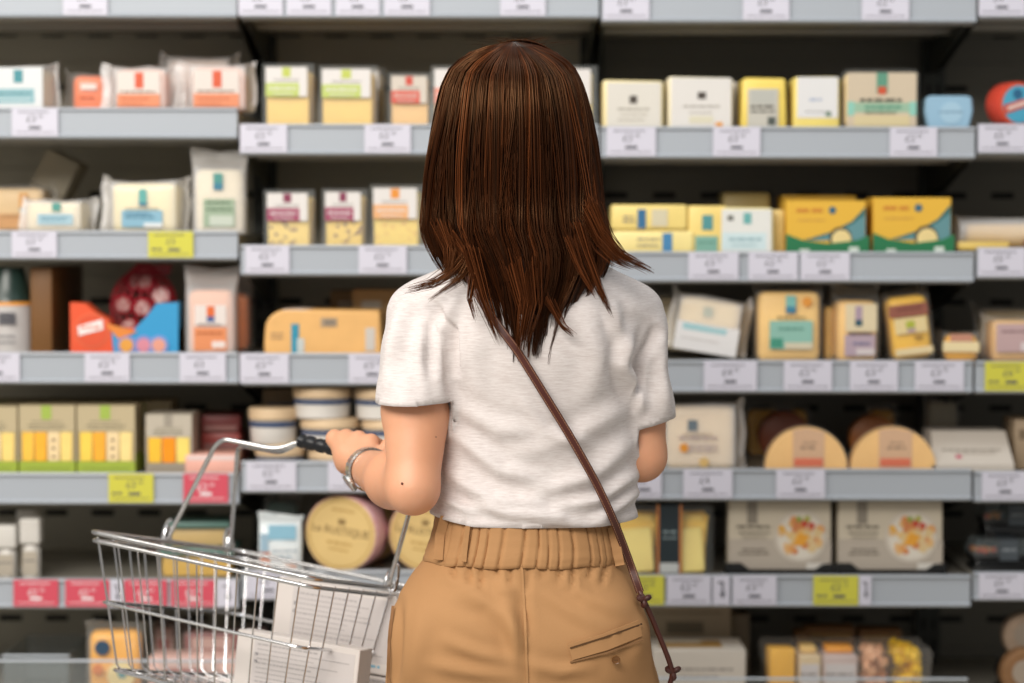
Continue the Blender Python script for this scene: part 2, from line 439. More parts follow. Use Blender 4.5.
def film_pack(root, w, h, d, col, axis='x', fin=0.016, film=FILM, seed=1, bulge=0.0, inset=0.006, fin2=None):
    """a cheese block in a flow-wrapped film with crimped fins"""
    rnd = random.Random(seed)
    m = MB(); r = min(0.012, d * 0.3, h * 0.3)
    m.rbox(-w / 2 + inset, 0.002, 0.001, w / 2 - inset, d - 0.002, h - (inset if axis == 'z' else 0.005), cheese(col), r=r, seg=3)
    m.build('cheese_block', root)
    fin2 = fin if fin2 is None else fin2
    q = MB(); rings = []; N = 40
    def rect(t, a, b):                         # point of a rounded rectangle of half sizes a, b
        ang = 2 * math.pi * t; c, s_ = math.cos(ang), math.sin(ang); e = 0.28
        return (a * math.copysign(abs(c) ** e, c), b * math.copysign(abs(s_) ** e, s_))
    ph = [rnd.uniform(0, 6.3) for _ in range(6)]
    if axis == 'x':
        st = [(-w / 2 - fin, 0.02, 1.13), (-w / 2 - fin * 0.45, 0.03, 1.09), (-w / 2 - fin * 0.1, 0.5, 1.02), (-w / 2 + 0.004, 1, 1), (-w / 6, 1 + bulge, 1), (w / 6, 1 + bulge, 1), (w / 2 - 0.004, 1, 1),
              (w / 2 + fin2 * 0.1, 0.5, 1.02), (w / 2 + fin2 * 0.45, 0.03, 1.08), (w / 2 + fin2, 0.02, 1.10)]
        for i, (x, sy, sz) in enumerate(st):
            ring = []
            for k in range(N):
                yy, zz = rect(k / N, (d / 2 + 0.002) * sy, h / 2 * sz)
                z = h / 2 * sz + zz
                if sy < 0.3:
                    yy += 0.004 * math.sin(z * 190 + ph[i % 6]) + 0.006 * math.sin(z * 60 + ph[0])
                    x_ = x + 0.003 * math.sin(z * 90 + ph[1])
                else:
                    x_ = x; yy += 0.0012 * math.sin(z * 140 + x * 160 + ph[2])
                    if zz > 0: z += 0.002 * math.sin(x * 120 + ph[3])
                ring.append((x_, d / 2 + yy, max(z, 0.0)))
            rings.append(ring)
    else:
        st = [(0.0, 1, 1), (0.004, 1.0, 1.0), (h * 0.5, 1 + bulge, 1.02), (h - 0.008, 1, 1.0), (h + fin * 0.15, 0.45, 1.02), (h + fin * 0.5, 0.05, 1.06), (h + fin, 0.02, 1.09)]
        for i, (z, sy, sx) in enumerate(st):
            ring = []
            for k in range(N):
                xx, yy = rect(k / N, (w / 2) * sx, (d / 2 + 0.002) * sy)
                z_ = z
                if sy < 0.3:
                    yy += 0.004 * math.sin(xx * 170 + ph[i % 6]) + 0.006 * math.sin(xx * 50 + ph[0]); z_ += 0.004 * math.sin(xx * 60 + ph[1])
                else:
                    yy += 0.0012 * math.sin(z * 150 + xx * 120 + ph[2])
                ring.append((xx, d / 2 + yy, z_))
            rings.append(ring)
    q.loft(rings, film); q.build('film_wrapper', root, smooth=60)

def slice_pack(root, w, h, d, col, band, logo, base='e9e4e0', flecks=None, split=0.5, rows=1):
    """a clear rigid tray of cheese slices with a card label over its upper half"""
    m = MB(); n = 6
    for i in range(n):
        y0 = 0.004 + i * (d - 0.01) / n
        m.rbox(-w / 2 + 0.007, y0, 0.003, w / 2 - 0.010 + 0.0015 * (i % 2), y0 + (d - 0.012) / n, h - 0.012 - 0.0015 * (i % 3), cheese(col), r=0.0012, seg=1)
    if flecks:
        rnd = random.Random(int(w * 9e4))
        for i in range(16):
            x, z, s_ = rnd.uniform(-w * .4, w * .36), rnd.uniform(0.006, h * split), rnd.uniform(0.0015, 0.0035)
            m.disc(x, z, s_, 0.0032, 0.0045, ink(flecks), n=8)
    m.build('cheese_slices', root)
    t = MB()
    t.rbox(-w / 2 + 0.004, 0.0015, 0, w / 2 - 0.005, d, h - 0.008, CLEAR, r=0.006, seg=2)
    t.rbox(-w / 2, -0.001, 0.0, w / 2, 0.0008, h, CLEAR, r=0.0008, seg=1)
    t.build('clear_tray', root)
    label_part(root, -w / 2 + 0.006, h * split - 0.002, w / 2 - 0.012, h - 0.006, base,
               [(0, 0, 0.80, 0.46, band), (0.40, 0.66, 0.60, 0.98, logo)],
               [(0.08, 0.72, 0.24, 0.0032, base), (0.16, 0.66, 0.08, 0.0018, base), (0.2, 0.8, 0.54, 0.0016, '8a8580')], y=-0.0032, name='card_label')

def lab(root, w, h, u0, v0, u1, v1, *a, **k):
    label_part(root, (u0 - .5) * w, v0 * h, (u1 - .5) * w, v1 * h, *a, **k)

def pk(name, label, cat, b, r, x0, yt, x1, dy=0.0, group=None, rz=0.0, rx=0.0, ry=0.0, dz=0.0):
    loc, w, h = spot(b, r, x0, yt, x1, dy)
    h -= dz
    t = thing(name, label, cat, loc + Vector((0, 0, dz)), (rx, ry, rz), group)
    return t, w, h

# ---- second shelf
G = 'film wrapped cheeses on the shelves'
t, w, h = pk('cheese_pack', 'white film cheese pack with teal print at the end of second shelf', 'cheese pack', 'A', 1, -16, 66, 48, 0.008, G, rz=R(-6))
film_pack(t, w, h, 0.085, 'efe3c4', film=FILM_W, seed=2, fin=0.01)
lab(t, w, h, .04, .06, .96, .96, 'e6e8ea', [(0, .12, .86, .48, '8fbcc4'), (.50, .62, .66, .94, '3f929c'), (.0, .10, .18, .22, '3d8f7c')], [(.1, .8, .34, .003, '4d8f9a'), (.1, .8, .2, .002, 'dfeaec')])
t, w, h = pk('cheese_pack', 'low orange film pack tucked behind its taller orange neighbours', 'cheese pack', 'A', 1, 71, 73, 112, 0.06, G, rz=R(5))
film_pack(t, w, h, 0.07, 'e8804f', seed=3, fin=0.008)
lab(t, w, h, .1, .3, .8, .9, None, [(.25, .45, .8, .7, 'f0e2da')], [(.2, .8, .1, .003, 'c85a2c')])
for i, (x0, yt, x1, ph, lb) in enumerate([(113, 67, 169, 0.03, 'orange film wrapped block with tall fin, between low orange pack and shelf end'),
                                          (189, 65, 248, 0.05, 'orange film wrapped block overhanging the shelf end, beside lime labelled packs')]):
    t, w, h = pk('cheese_pack', lb, 'cheese pack', 'A', 1, x0, yt, x1, 0.003 if i == 0 else 0.008, G, rz=R(-2 + 3 * i))
    film_pack(t, w, h, 0.075, 'f0a684', seed=5 + i, fin=0.024, fin2=0.012, film=FILM_W)
    lab(t, w, h, .10, .10, .86, .88, 'eadfd6', [(0, 0, 1, .36, 'ef8f62'), (.42, .52, .62, .98, 'e2552a')], [(.08, .9, .40, .0028, '8a6a58'), (.1, .8, .2, .003, 'd76a3a'), (.1, .6, .06, .002, 'd76a3a')])
t, w, h = pk('cheese_pack', 'pale film pack behind the orange wrapped blocks, only its top showing', 'cheese pack', 'A', 1, 166, 57, 232, .13, G)
film_pack(t, w, h, .07, 'd9c3b4', film=FILM_W, seed=81, fin=.012)
GS = 'trays of sliced cheese'
for i, (x0, x1, yt, lb) in enumerate([(263, 315, 64, 'tray of yellow cheese slices with lime label, next to orange film packs'),
                                      (319, 378, 66, 'tray of yellow cheese slices with lime label, beside coral banded tray')]):
    t, w, h = pk('sliced_cheese_tray', lb, 'sliced cheese', 'B', 1, x0, yt, x1, 0, GS)
    slice_pack(t, w, h, 0.13, 'e8c778', 'c3d36a', 'c4cf55')
t, w, h = pk('sliced_cheese_tray', 'tray of pale orange slices with coral band label beside the hair', 'sliced cheese', 'B', 1, 388, 73, 434, 0.0, GS, rz=R(3))
slice_pack(t, w, h, 0.12, 'f0c48d', 'e2604f', 'd94a38', base='ded2c4', split=.46)
t, w, h = pk('sliced_cheese_tray', 'tray with coral band half hidden by the hair, behind the ear side', 'sliced cheese', 'B', 1, 431, 66, 478, 0.0, GS)
slice_pack(t, w, h, 0.12, 'f0c48d', 'ee9a86', 'd94a38', split=.4)
t, w, h = pk('sliced_cheese_tray', 'tray with orange label beside cream wedge, half hidden by hair', 'sliced cheese', 'B', 1, 548, 66, 597, 0.0, GS)
slice_pack(t, w, h, 0.12, 'eed38c', 'f2b183', 'f0a05a', split=.4)
t, w, h = pk('sliced_cheese_tray', 'spare lime labelled tray standing behind the two in front', 'sliced cheese', 'B', 1, 346, 68, 386, 0.16, GS)
slice_pack(t, w, h, 0.12, 'e0c17c', 'c3d36a', 'c4cf55')
GW = 'wedges of soft cheese'
def wedge_block(root, w, h, d, col, wrap, slope=0.0, seed=1):
    """a soft cheese wedge in tight paper or film, edges slightly uneven"""
    m = MB(); m.rbox(-w / 2, 0, 0, w / 2, d, h, cheese(col), r=0.007, seg=3)
    o = m.build('cheese_wedge', root)
    rnd = random.Random(seed)
    for v in o.data.vertices:
        if v.co.z > h * .5: v.co.x *= 1 - slope; v.co.z += 0.002 * math.sin(v.co.x * 90 + seed)
        v.co.y += 0.0012 * math.sin(v.co.x * 120 + v.co.z * 80 + seed)
    return o
t, w, h = pk('cheese_wedge_pack', 'cream cheese wedge with white label and dark round seal beside the hair', 'cheese pack', 'C', 1, 602, 80, 663, 0.0, GW)
wedge_block(t, w, h, 0.1, 'ece0b8', None); lab(t, w, h, .07, .06, .95, .94, 'e6e1d6', [(.42, .52, .56, .70, '4a4038')], [(.2, .8, .38, .0028, 'a49c8c'), (.25, .75, .26, .002, 'b3aa98'), (.2, .7, .14, .002, 'b3aa98')], y=-.002)
for k, dx in enumerate((0, 5)):
    t, w, h = pk('cheese_wedge_pack', ['white wedge pack with dark seal and orange spot, third from the hair', 'spare white wedge pack peeping out behind the orange spotted one'][k], 'cheese pack', 'C', 1, 667 + dx, 77 + k * 4, 732 + dx, 0.0 + k * .09, GW)
    wedge_block(t, w, h, 0.085, 'ece4cc', None)
    lab(t, w, h, .05, .03, .97, .97, 'e9e5e0', [(.44, .58, .58, .72, '4a4038'), (.74, .02, .86, .12, 'f0a040'), (.3, .1, .7, .24, 'dfd9bd')], [(.2, .8, .42, .0028, 'b3ada2'), (.3, .7, .3, .002, 'bfb8aa')], y=-.002)
t, w, h = pk('cheese_wedge_pack', 'yellow wedge with waxy lumpy top and grey label', 'cheese pack', 'C', 1, 740, 79, 786, 0.0, GW)
wedge_block(t, w, h, 0.09, 'e2cd7c', None, slope=.06, seed=4); lab(t, w, h, .14, .06, .80, .80, 'cfcbbf', [(.1, .6, .9, .96, 'bdbdb4'), (.66, .04, .92, .26, '4d5550')], [(.1, .9, .5, .004, '4a4a44'), (.1, .9, .38, .003, '55554e')], y=-.002)
t, w, h = pk('cheese_wedge_pack', 'small white wedge with pale blue lettering beside rounded tray', 'cheese pack', 'C', 1, 792, 76, 839, 0.0, GW)
wedge_block(t, w, h, 0.09, 'ead98f', None, slope=.02); lab(t, w, h, .08, .22, .94, .97, 'ebe9ea', [(.7, .04, .84, .16, '6f8a70')], [(.3, .7, .42, .004, 'a9b6d0'), (.2, .8, .14, .002, 'a4a4a4')], y=-.002)
t, w, h = pk('cheese_tray_pack', 'rounded clear tray of crumbly cheese with green ribbon label', 'cheese pack', 'C', 1, 841, 69, 919, 0.0)
m = MB(); m.rbox(-w / 2 + .005, .003, .003, w / 2 - .005, .05, h - .006, cheese('e2cfa8'), r=.012, seg=3); m.build('cheese', t)
m = MB(); m.rbox(-w / 2, -.001, 0, w / 2, .055, h, CLEAR, r=.012, seg=4); m.build('clear_tray', t)
lab(t, w, h, .06, .06, .94, .93, 'd9c7ae', [(0, .26, 1, .44, '9cc2a4'), (0, .20, .1, .46, '8fd0be'), (.9, .20, 1, .46, '8fd0be'), (.42, .62, .58, 1, '5d9c82'), (.44, .60, .56, .74, 'd9532f'), (.1, 0, .9, .2, 'dccb9c')],
    [(.18, .78, .46, .005, '55584c'), (.25, .8, .34, .0035, '4f9a80'), (.25, .7, .24, .003, '6b7a62')], y=-.0035)
t, w, h = pk('cheese_tray_pack', 'low blue cheese box with embossed lid at the bay end', 'cheese pack', 'C', 1, 923, 96, 971, 0.0, rz=R(-4))
bl = mat('blue_pack', '8fb4cc', .45); m = MB()
m.loft([[(sx * (w / 2 - a) , y, z) for sx, y in ((-1, 0), (1, 0), (1, .08), (-1, .08))] for a, z in ((.006, 0), (.0, h * .55), (.002, h * .9), (.006, h))], bl); o = m.build('box', t)
o.modifiers.new('edge', 'BEVEL').width = .003
m = MB(); m.disc(.004, h * .5, h * .32, -.001, .001, mat('blue_emboss', '9fc0d4', .4)); m.words(-w * .2, w * .28, h * .5, .003, ink('7399b4'), -.0012, seed=3); m.build('emboss', t)
t, w, h = pk('cheese_tin', 'round red and blue cheese tin on edge, cut by the photo edge', 'cheese tin', 'D', 1, 984, 82, 1048, .004, rz=R(18))
rr = h / 2
M_ = Matrix.Translation((0, 0, rr)) @ Matrix.Rotation(R(90), 4, 'X')
m = MB(); m.lathe([(rr * .96, -.045), (rr, -.042), (rr, 0), (rr * .97, .003)], mat('tin_red', 'd24a38', .35), M=M_); m.build('tin', t)
m = MB(); m.disc(0, rr, rr * .92, -.0042, -.003, ink('e0603f')); m.disc(0, rr, rr * .82, -.0048, -.004, ink('4fb4d8'))
m.prism([(-rr * .75, rr * .55), (rr * .8, rr * 1.05), (rr * .8, rr * 1.42), (-rr * .78, rr * .95)], -.0056, -.0046, ink('e0523c')); m.prism([(-rr * .6, rr * .72), (rr * .6, rr * 1.1), (rr * .6, rr * 1.26), (-rr * .6, rr * .88)], -.006, -.005, ink('f2dcd2')); m.disc(-.1 * rr, rr * 1.45, rr * .24, -.0054, -.0045, ink('2d6f9a'), n=9); m.build('label', t)

# ---- third shelf
t, w, h = pk('cheese_pack', 'beige film pack with orange tag at the end of third shelf', 'cheese pack', 'A', 2, -22, 186, 47, .108, G)
film_pack(t, w, h, .08, 'e2c79a', seed=9, fin=.008)
lab(t, w, h, .3, .1, .96, .9, None, [(0, .0, 1, .38, 'd9a066'), (.48, .46, .66, .92, 'eba23c'), (.48, .44, .66, .54, '8aa0a8')], [(.1, .9, .3, .002, 'a87c48')])
t, w, h = pk('cheese_pack', 'flat white film pack lying down with small blue label', 'cheese pack', 'A', 2, 22, 200, 84, .0, G, rz=R(-3))
film_pack(t, w, h, .1, 'ecdfbd', film=FILM_W, seed=11, fin=.014)
lab(t, w, h, .26, .22, .84, .62, None, [(0, .1, 1, .9, 'a9cbd8')], [(.1, .9, .6, .002, '5f96ac'), (.1, .8, .4, .002, '5f96ac')])
lab(t, w, h, .5, .66, .64, .9, None, [(0, 0, 1, 1, '4f9f94')])
t, w, h = pk('cheese_pack', 'cream film wrapped block with blue label and crumpled corner fins', 'cheese pack', 'A', 2, 108, 181, 179, .004, G, rz=R(-4))
film_pack(t, w, h, .085, 'eee0ac', film=FILM_W, seed=12, fin=.02, fin2=.012)
lab(t, w, h, .2, .12, .78, .92, None, [(0, 0, 1, .40, '86b7ce'), (.42, .52, .62, .90, '5db0a8'), (.42, .50, .62, .58, '3f7f9a'), (.55, .0, 1, .1, 'e4e9ea')], [(.1, .9, .42, .002, '7a7a70'), (.1, .86, .22, .003, '4a86a2'), (.1, .7, .3, .003, '4a86a2')])
t, w, h = pk('cheese_pack', 'tall cream film pack with sage green label overhanging the shelf end', 'cheese pack', 'A', 2, 193, 166, 247, .010, G, rz=R(6))
film_pack(t, w, h, .075, 'eadfc4', axis='z', film=FILM_W, seed=13, fin=.028)
lab(t, w, h, .20, .10, .78, .92, None, [(0, 0, 1, .50, 'a3b89c'), (.32, .68, .62, .96, '4f9c94'), (.32, .66, .62, .78, '3a84a0'), (.2, .02, .95, .2, 'cdd6c6')], [(.1, .9, .42, .003, '5e7a5c'), (.1, .9, .3, .003, '5e7a5c')])
t, w, h = pk('carton', 'plain grey card box tipped up at the back of third shelf', 'carton', 'A', 2, 14, 160, 50, .19, ry=R(26))
m = MB(); m.rbox(-w / 2, 0, 0, w / 2, .1, h, card('b5ac96'), r=.002); m.box(-w / 2, -.0005, h * .48, w / 2, 0, h * .5, ink('6d6656')); m.build('box', t)
t.location.z += .019
for i, (x0, x1, yt, b_, lg, c, fl, lb) in enumerate([
        (264, 315, 190, 'a84466', '8a2f50', 'e9cf86', '8a5a50', 'tray of fruit flecked slices with maroon label beside tall film pack'),
        (322, 368, 189, 'a84466', '8a2f50', 'e4c878', '8a5a50', 'tray of fruit flecked slices with maroon label beside orange labelled tray'),
        (370, 424, 185, 'f2b176', 'f0952e', 'f2d07c', 'f0b050', 'tray of marbled yellow slices with orange label by the shoulder')]):
    t, w, h = pk('sliced_cheese_tray', lb, 'sliced cheese', 'B', 2, x0, yt, x1, 0, GS); slice_pack(t, w, h, .12, c, b_, lg, flecks=fl, split=.48)
# two stacked blocks, small block, white pack
GB = 'butter yellow cheese blocks'
t, w, h = pk('cheese_block', 'pale yellow block with blue stamp, lower one of the stacked pair', 'cheese block', 'C', 2, 612, 231, 694, 0, GB)
hb = h; m = MB(); m.rbox(-w / 2, 0, 0, w / 2, .07, h, cheese('ecdca4'), r=.006, seg=3); m.build('block', t); lab(t, w, h, .28, .1, .74, .9, None, [(.72, .0, .98, 1, '3f87ba')], [(.05, .65, .62, .003, '9a9484'), (.05, .6, .3, .003, '9a9484')], y=-.001)
t, w, h = pk('cheese_block', 'pale yellow block with blue stamp, resting on another block', 'cheese block', 'C', 2, 611, 205, 687, 0, GB, dz=hb + .001)
m = MB(); m.rbox(-w / 2, 0, 0, w / 2, .07, h, cheese('e6d392'), r=.005, seg=3); m.build('block', t); lab(t, w, h, .12, .06, .74, .9, None, [(.36, .0, .54, .9, '2f6f9e'), (.66, .1, 1, .9, 'dcd2b0')], [(.05, .32, .5, .003, '9a9484'), (.05, .3, .3, .003, '9a9484')], y=-.001)
t, w, h = pk('cheese_block', 'small upright yellow block with teal label beside the stacked pair', 'cheese block', 'C', 2, 687, 206, 727, .005, GB)
m = MB(); m.rbox(-w / 2, 0, 0, w / 2, .07, h, cheese('e4cf8e'), r=.006, seg=3); m.build('block', t); lab(t, w, h, .2, .05, .9, .95, None, [(0, 0, .8, .36, '7fb4a4'), (.24, .5, .62, .84, '4f9a9c')], [(.1, .7, .2, .002, '4d8a78')], y=-.001)
t, w, h = pk('cheese_wedge_pack', 'white soft cheese pack with pale blue label beside the green boxes', 'cheese pack', 'C', 2, 719, 207, 774, .0, GW, rz=R(-3))
wedge_block(t, w, h, .09, 'e8ddb0', None, slope=.04); lab(t, w, h, .04, .04, .94, .94, 'e9e9e4', [(.0, .06, .9, .46, 'cfe3e6'), (.44, .66, .60, .92, '66b0ae'), (.12, .74, .24, .86, '6a6a64')], [(.15, .8, .28, .004, '8fb8c0'), (.2, .7, .16, .002, '9fc2c8')], y=-.002)
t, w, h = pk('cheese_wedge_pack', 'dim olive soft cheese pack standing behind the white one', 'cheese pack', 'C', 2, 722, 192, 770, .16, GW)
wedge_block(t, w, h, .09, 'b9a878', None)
t, w, h = pk('cheese_block', 'narrow yellow block seen on edge behind the white soft cheese', 'cheese block', 'C', 2, 772, 210, 784, .03, GB)
m = MB(); m.rbox(-w / 2, 0, 0, w / 2, .07, h, cheese('dcc890'), r=.004); m.build('block', t)
def window_box(root, w, h, d):
    m = MB(); yel = card('f0bd3e'); grn = card('1f7a4c'); teal = ink('5f949a')
    m.rbox(-w / 2, .003, 0, w / 2 - .004, d, h, yel, r=.0015, seg=1)
    y = .002
    m.box(-w / 2 + .002, y, .001, w / 2 - .006, .004, h * .995, yel)
    m.prism([(-w * .30, h * .26), (w * .46, h * .26), (w * .46, h * .88), (w * .30, h * .62), (w * .05, h * .42), (-w * .12, h * .34)], y - .0006, .004, ink('2f6c6a'))
    m.prism([(-w * .2, h * .26), (w * .46, h * .26), (w * .46, h * .74), (w * .30, h * .56), (w * .1, h * .40)], y - .001, .004, teal)
    m.disc(w * .16, h * .30, h * .21, y - .0014, .004, ink('4a4436'), n=24)
    m.disc(w * .17, h * .28, h * .18, y - .0018, .004, cheese('dccb9c'), n=20)
    m.disc(w * .06, h * .82, h * .07, y - .001, .004, ink('3a6a80'), n=16)
    m.words(-w * .38, -w * .06, h * .78, h * .07, ink('d98a2a'), y - .0004, seed=5)
    m.words(-w * .36, w * .0, h * .62, h * .03, ink('d9a040'), y - .0004, seed=8)
    m.build('sleeve', root)
    q = MB(); pts = [(-w / 2 - .001, 0), (w / 2 + .001, 0), (w / 2 + .001, h * .36), (w * .36, h * .26), (0, h * .20), (-w * .3, h * .26), (-w / 2 - .001, h * .38)]
    q.prism(pts, -.002, .0008, grn)
    q.box(-w * .34, -.0026, h * .03, -w * .22, -.002, h * .1, ink('d9e4da')); q.box(w * .26, -.0026, h * .03, w * .38, -.002, h * .14, ink('d9e4da'))
    q.build('green_tray', root)
for i, (x0, x1, yt) in enumerate([(786, 868, 201), (873, 953, 198)]):
    t, w, h = pk('cheese_box', ['green and yellow boxed cheese beside the white soft cheese', 'green and yellow boxed cheese at the bay end'][i], 'cheese box', 'C', 2, x0, yt, x1, .004, 'green and yellow boxed cheeses'); window_box(t, w, h, .1)
    if i == 0:
        t, w, h = pk('cheese_box', 'spare yellow boxed cheese behind the green and yellow pair', 'cheese box', 'C', 2, 782, 196, 858, .13, 'green and yellow boxed cheeses'); window_box(t, w, h, .1)
t, w, h = pk('cheese_roll', 'bagged roll of yellow cheese in loose film at the photo edge', 'cheese roll', 'D', 2, 962, 216, 1060, .02)
m = MB(); m.lathe([(.001, -.07), (h * .34, -.069), (h * .36, -.06), (h * .36, .06), (h * .34, .07), (.001, .071)], cheese('d8b35c'), M=Matrix.Translation((0, .05, h * .40)) @ Matrix.Rotation(R(90), 4, 'Y')); m.build('cheese_log', t)
m = MB(); m.loft([[(x, .05 + a * math.cos(k * .3142), h * .5 + bz * math.sin(k * .3142) + .003 * math.sin(x * 100 + k)) for k in range(20)] for x, a, bz in ((-.088, .05, h * .5), (-.08, .048, h * .47), (0, .045, h * .46), (.08, .047, h * .45), (.092, .05, h * .4))], FILM_W); m.build('film_bag', t)
m = MB(); m.disc(.03, h * .2, .008, .006, .008, ink('6a2f34')); m.build('sticker', t)
t, w, h = pk('cheese_block', 'flat yellow slab lying behind the rail beside the boxed cheese', 'cheese block', 'D', 2, 955, 240, 1010, .0, GB)
t.location.y += .01; m = MB(); m.rbox(-w / 2 + .006, 0, 0, w / 2, .016, h * .8, cheese('d8c07c'), r=.003); m.build('block', t)

# ---- fourth shelf
t, w, h = pk('cheese_jar', 'jar with orange peaked wrap and barcode label at the photo edge', 'jar', 'A', 3, -20, 268, 28, .01)
m = MB(); m.lathe([(w * .5, 0), (w * .5, h * .62), (w * .46, h * .66), (w * .4, h * .8), (w * .3, h)], mat('jar_dark_green', '20352f', .3), M=Matrix.Translation((0, w * .5, 0))); m.build('jar', t)
m = MB(); m.lathe([(w * .505, h * .02), (w * .505, h * .56)], card('cfcac6'), M=Matrix.Translation((0, w * .5, 0)), cap=False)
for i in range(9): m.box(-w * .1 + i * .0032, -.0035, h * .34, -w * .1 + i * .0032 + .0018, .0, h * .48, INKD)
m.words(-w * .2, w * .25, h * .2, .002, INKD, -.003, seed=3); m.words(-w * .2, w * .25, h * .13, .002, INKD, -.003, seed=4); m.build('label', t)
m = MB(); m.lathe([(w * .51, h * .56), (w * .5, h * .6), (w * .26, h * .8), (w * .04, h * .92)], card('eb9a2c'), M=Matrix.Translation((0, w * .5, 0))); m.build('peaked_wrap', t)
t, w, h = pk('shelf_divider', 'brown card divider standing upright behind the jar', 'shelf divider', 'A', 3, 30, 268, 52, .03)
m = MB(); m.rbox(-w / 2, 0, 0, w / 2, .3, h, card('7d5426'), r=.003); m.box(-w / 2 - .003, -.002, 0, w / 2 + .003, .3, .004, card('8a6030')); m.build('panel', t)
t, w, h = pk('snack_box', 'orange and blue snack box with white logo circle under the red net', 'snack box', 'A', 3, 70, 303, 178, .004)
org = card('f2592b'); blu = card('2f9fd6'); m = MB()
m.box(-w / 2, .003, 0, w / 2, .05, h * .5, org); m.prism([(-w / 2, 0), (-w * .10, 0), (-w * .14, h * .66), (-w * .26, h * .8), (-w * .36, h * .98), (-w / 2, h)], 0, .05, org)
m.prism([(-w * .10, 0), (w / 2, 0), (w / 2, h), (w * .3, h * .98), (w * .2, h * .72), (w * .06, h * .42), (-w * .12, h * .5)], .001, .05, blu); m.build('box', t)
m = MB(); m.disc(-w * .3, h * .46, h * .34, -.001, .001, ink('ee6a3c'), n=28); m.disc(-w * .3, h * .46, h * .31, -.0014, .001, ink('ec5126'), n=28)
m.prism([(-w * .42, h * .36), (-w * .19, h * .48), (-w * .20, h * .68), (-w * .43, h * .54)], -.0022, .001, ink('f6ece8')); m.words(-w * .40, -w * .22, h * .50, .004, ink('ef8a70'), -.0024, seed=4); m.build('logo', t)
m = MB()
for i, (u, c1, c2) in enumerate(((.02, 'f2a53a', '8a8fc8'), (.18, 'e38a9c', '7f8fd0'), (.32, 'f0a088', '7f9ad8'))): m.disc(u * w, h * .18, h * .19, -.001 - i * .0003, .001, ink(c2), n=18); m.disc(u * w, h * .18, h * .13, -.002, .001, ink(c1), n=18)
m.prism([(-w * .05, h * .30), (-w * .2, h * .62), (w * .12, h * .44)], -.0012, .0008, ink('f28a2e')); m.build('printed_circles', t)
t2, w2, h2 = pk('net_bag', 'red net bag of small red waxed cheeses slumped over the snack box', 'net bag', 'A', 3, 108, 264, 172, .062, dz=.0)
rnd = random.Random(4); wax = mat('red_wax', 'a32230', .3); redn = mat('red_net', 'b02232', .5); pale = mat('pale_wax', 'd9b2ac', .35)
cs = []
for i, (u, v, dd) in enumerate(((-.2, .2, .03), (.12, .14, .03), (.34, .3, .05), (-.30, .48, .04), (.02, .44, .02), (.30, .56, .03), (.06, .70, .04), (-.16, .70, .06), (.22, .26, .07))):
    M_ = Matrix.Translation((u * w2, dd, v * h2 + .01)) @ Euler((R(rnd.uniform(40, 110)), R(rnd.uniform(-40, 40)), 0)).to_matrix().to_4x4()
    m = MB(); m.lathe([(.001, -.0095), (.015, -.009), (.0185, -.005), (.0185, .005), (.015, .009), (.001, .0095)], wax, n=18, M=M_); m.lathe([(.001, .0096), (.012, .0096), (.0125, .0092)], pale, n=14, M=M_); m.build('cheese', t2)
m = MB()
def netp(a, v):
    rr = .5 * w2 * (1.05 * math.sin(math.pi * min(max(v, .02), .80)) ** .5 if v < .8 else max(.2, .8 - (v - .8) * 3.2))
    return (rr * math.cos(a), .045 + .75 * rr * math.sin(a), v * h2 * .98 + .002)
for s_ in (-1, 1):
    for i in range(22):
        a0 = 2 * math.pi * i / 22
        m.tube([netp(a0 + s_ * v * 1.5, v) for v in [k / 14 for k in range(15)]], .0007, redn, n=4)
m.build('net', t2)
m = MB(); m.prism([(-.012, h2 * .86), (.045, h2 * .86), (.05, h2 * .985), (-.014, h2 * .985)], .043, .047, card('8e1f26')); m.build('header_card', t2)
t, w, h = pk('cheese_pack', 'tall orange film pack with orange and blue logo beside the red net', 'cheese pack', 'A', 3, 185, 287, 236, .004, G, rz=R(3))
film_pack(t, w, h, .085, 'f0b08a', axis='z', film=FILM_W, seed=21, fin=.032, bulge=.02)
lab(t, w, h, .1, .06, .88, .74, None, [(.1, .0, .92, .50, 'f0915a'), (.12, .55, .9, .98, 'ece0da'), (.42, .68, .62, .96, 'ef6a24'), (.42, .62, .62, .74, '46609a'), (.55, .06, .88, .2, 'f2e2da')], [(.16, .84, .36, .003, 'c0642e'), (.2, .8, .56, .002, '9a8a84')])
t, w, h = pk('cheese_pack', 'second tall orange film pack standing close behind the first', 'cheese pack', 'A', 3, 204, 291, 250, .1, G)
film_pack(t, w, h, .08, 'e09464', axis='z', film=FILM, seed=22, fin=.02)
t, w, h = pk('cheese_wedge', 'big tan cheese wedge with rounded end and bright blue stamp', 'cheese wedge', 'B', 3, 264, 310, 382, .004)
n = 10; prof = [(w * .5, 0), (w * .48, h * .98), (-w * .30, h)] + [(-w * .30 - w * .19 * math.sin(k / n * 1.57), h * (.58 + .42 * math.cos(k / n * 1.57))) for k in range(1, n)] + [(-w * .5, h * .3), (-w * .5, 0)]
m = MB(); m.prism(prof[::-1], .0, .11, cheese('d9b27e')); o = m.build('wedge', t); bv = o.modifiers.new('edge', 'BEVEL'); bv.width = .004; bv.segments = 2
label_part(t, -w * .27, h * .02, -w * .16, h * .72, None, [(.0, .0, .6, .95, '2596b4'), (.45, .0, 1, .5, 'c8cfcc')], y=-.001, name='blue_stamp')
label_part(t, -w * .02, h * .62, w * .12, h * .82, None, [(0, 0, 1, 1, 'b79c7c'), (.2, .2, .9, .8, '8a7a68')], y=-.001, name='stamp')
label_part(t, w * .36, h * .1, w * .44, h * .6, None, [(0, 0, 1, 1, 'd2cac0')], y=-.001, name='stamp'); label_part(t, -w * .46, h * .3, -w * .3, h * .6, None, [], [(.1, .9, .5, .003, 'b89468'), (.1, .8, .2, .003, 'b89468')], y=-.001, name='stamp')
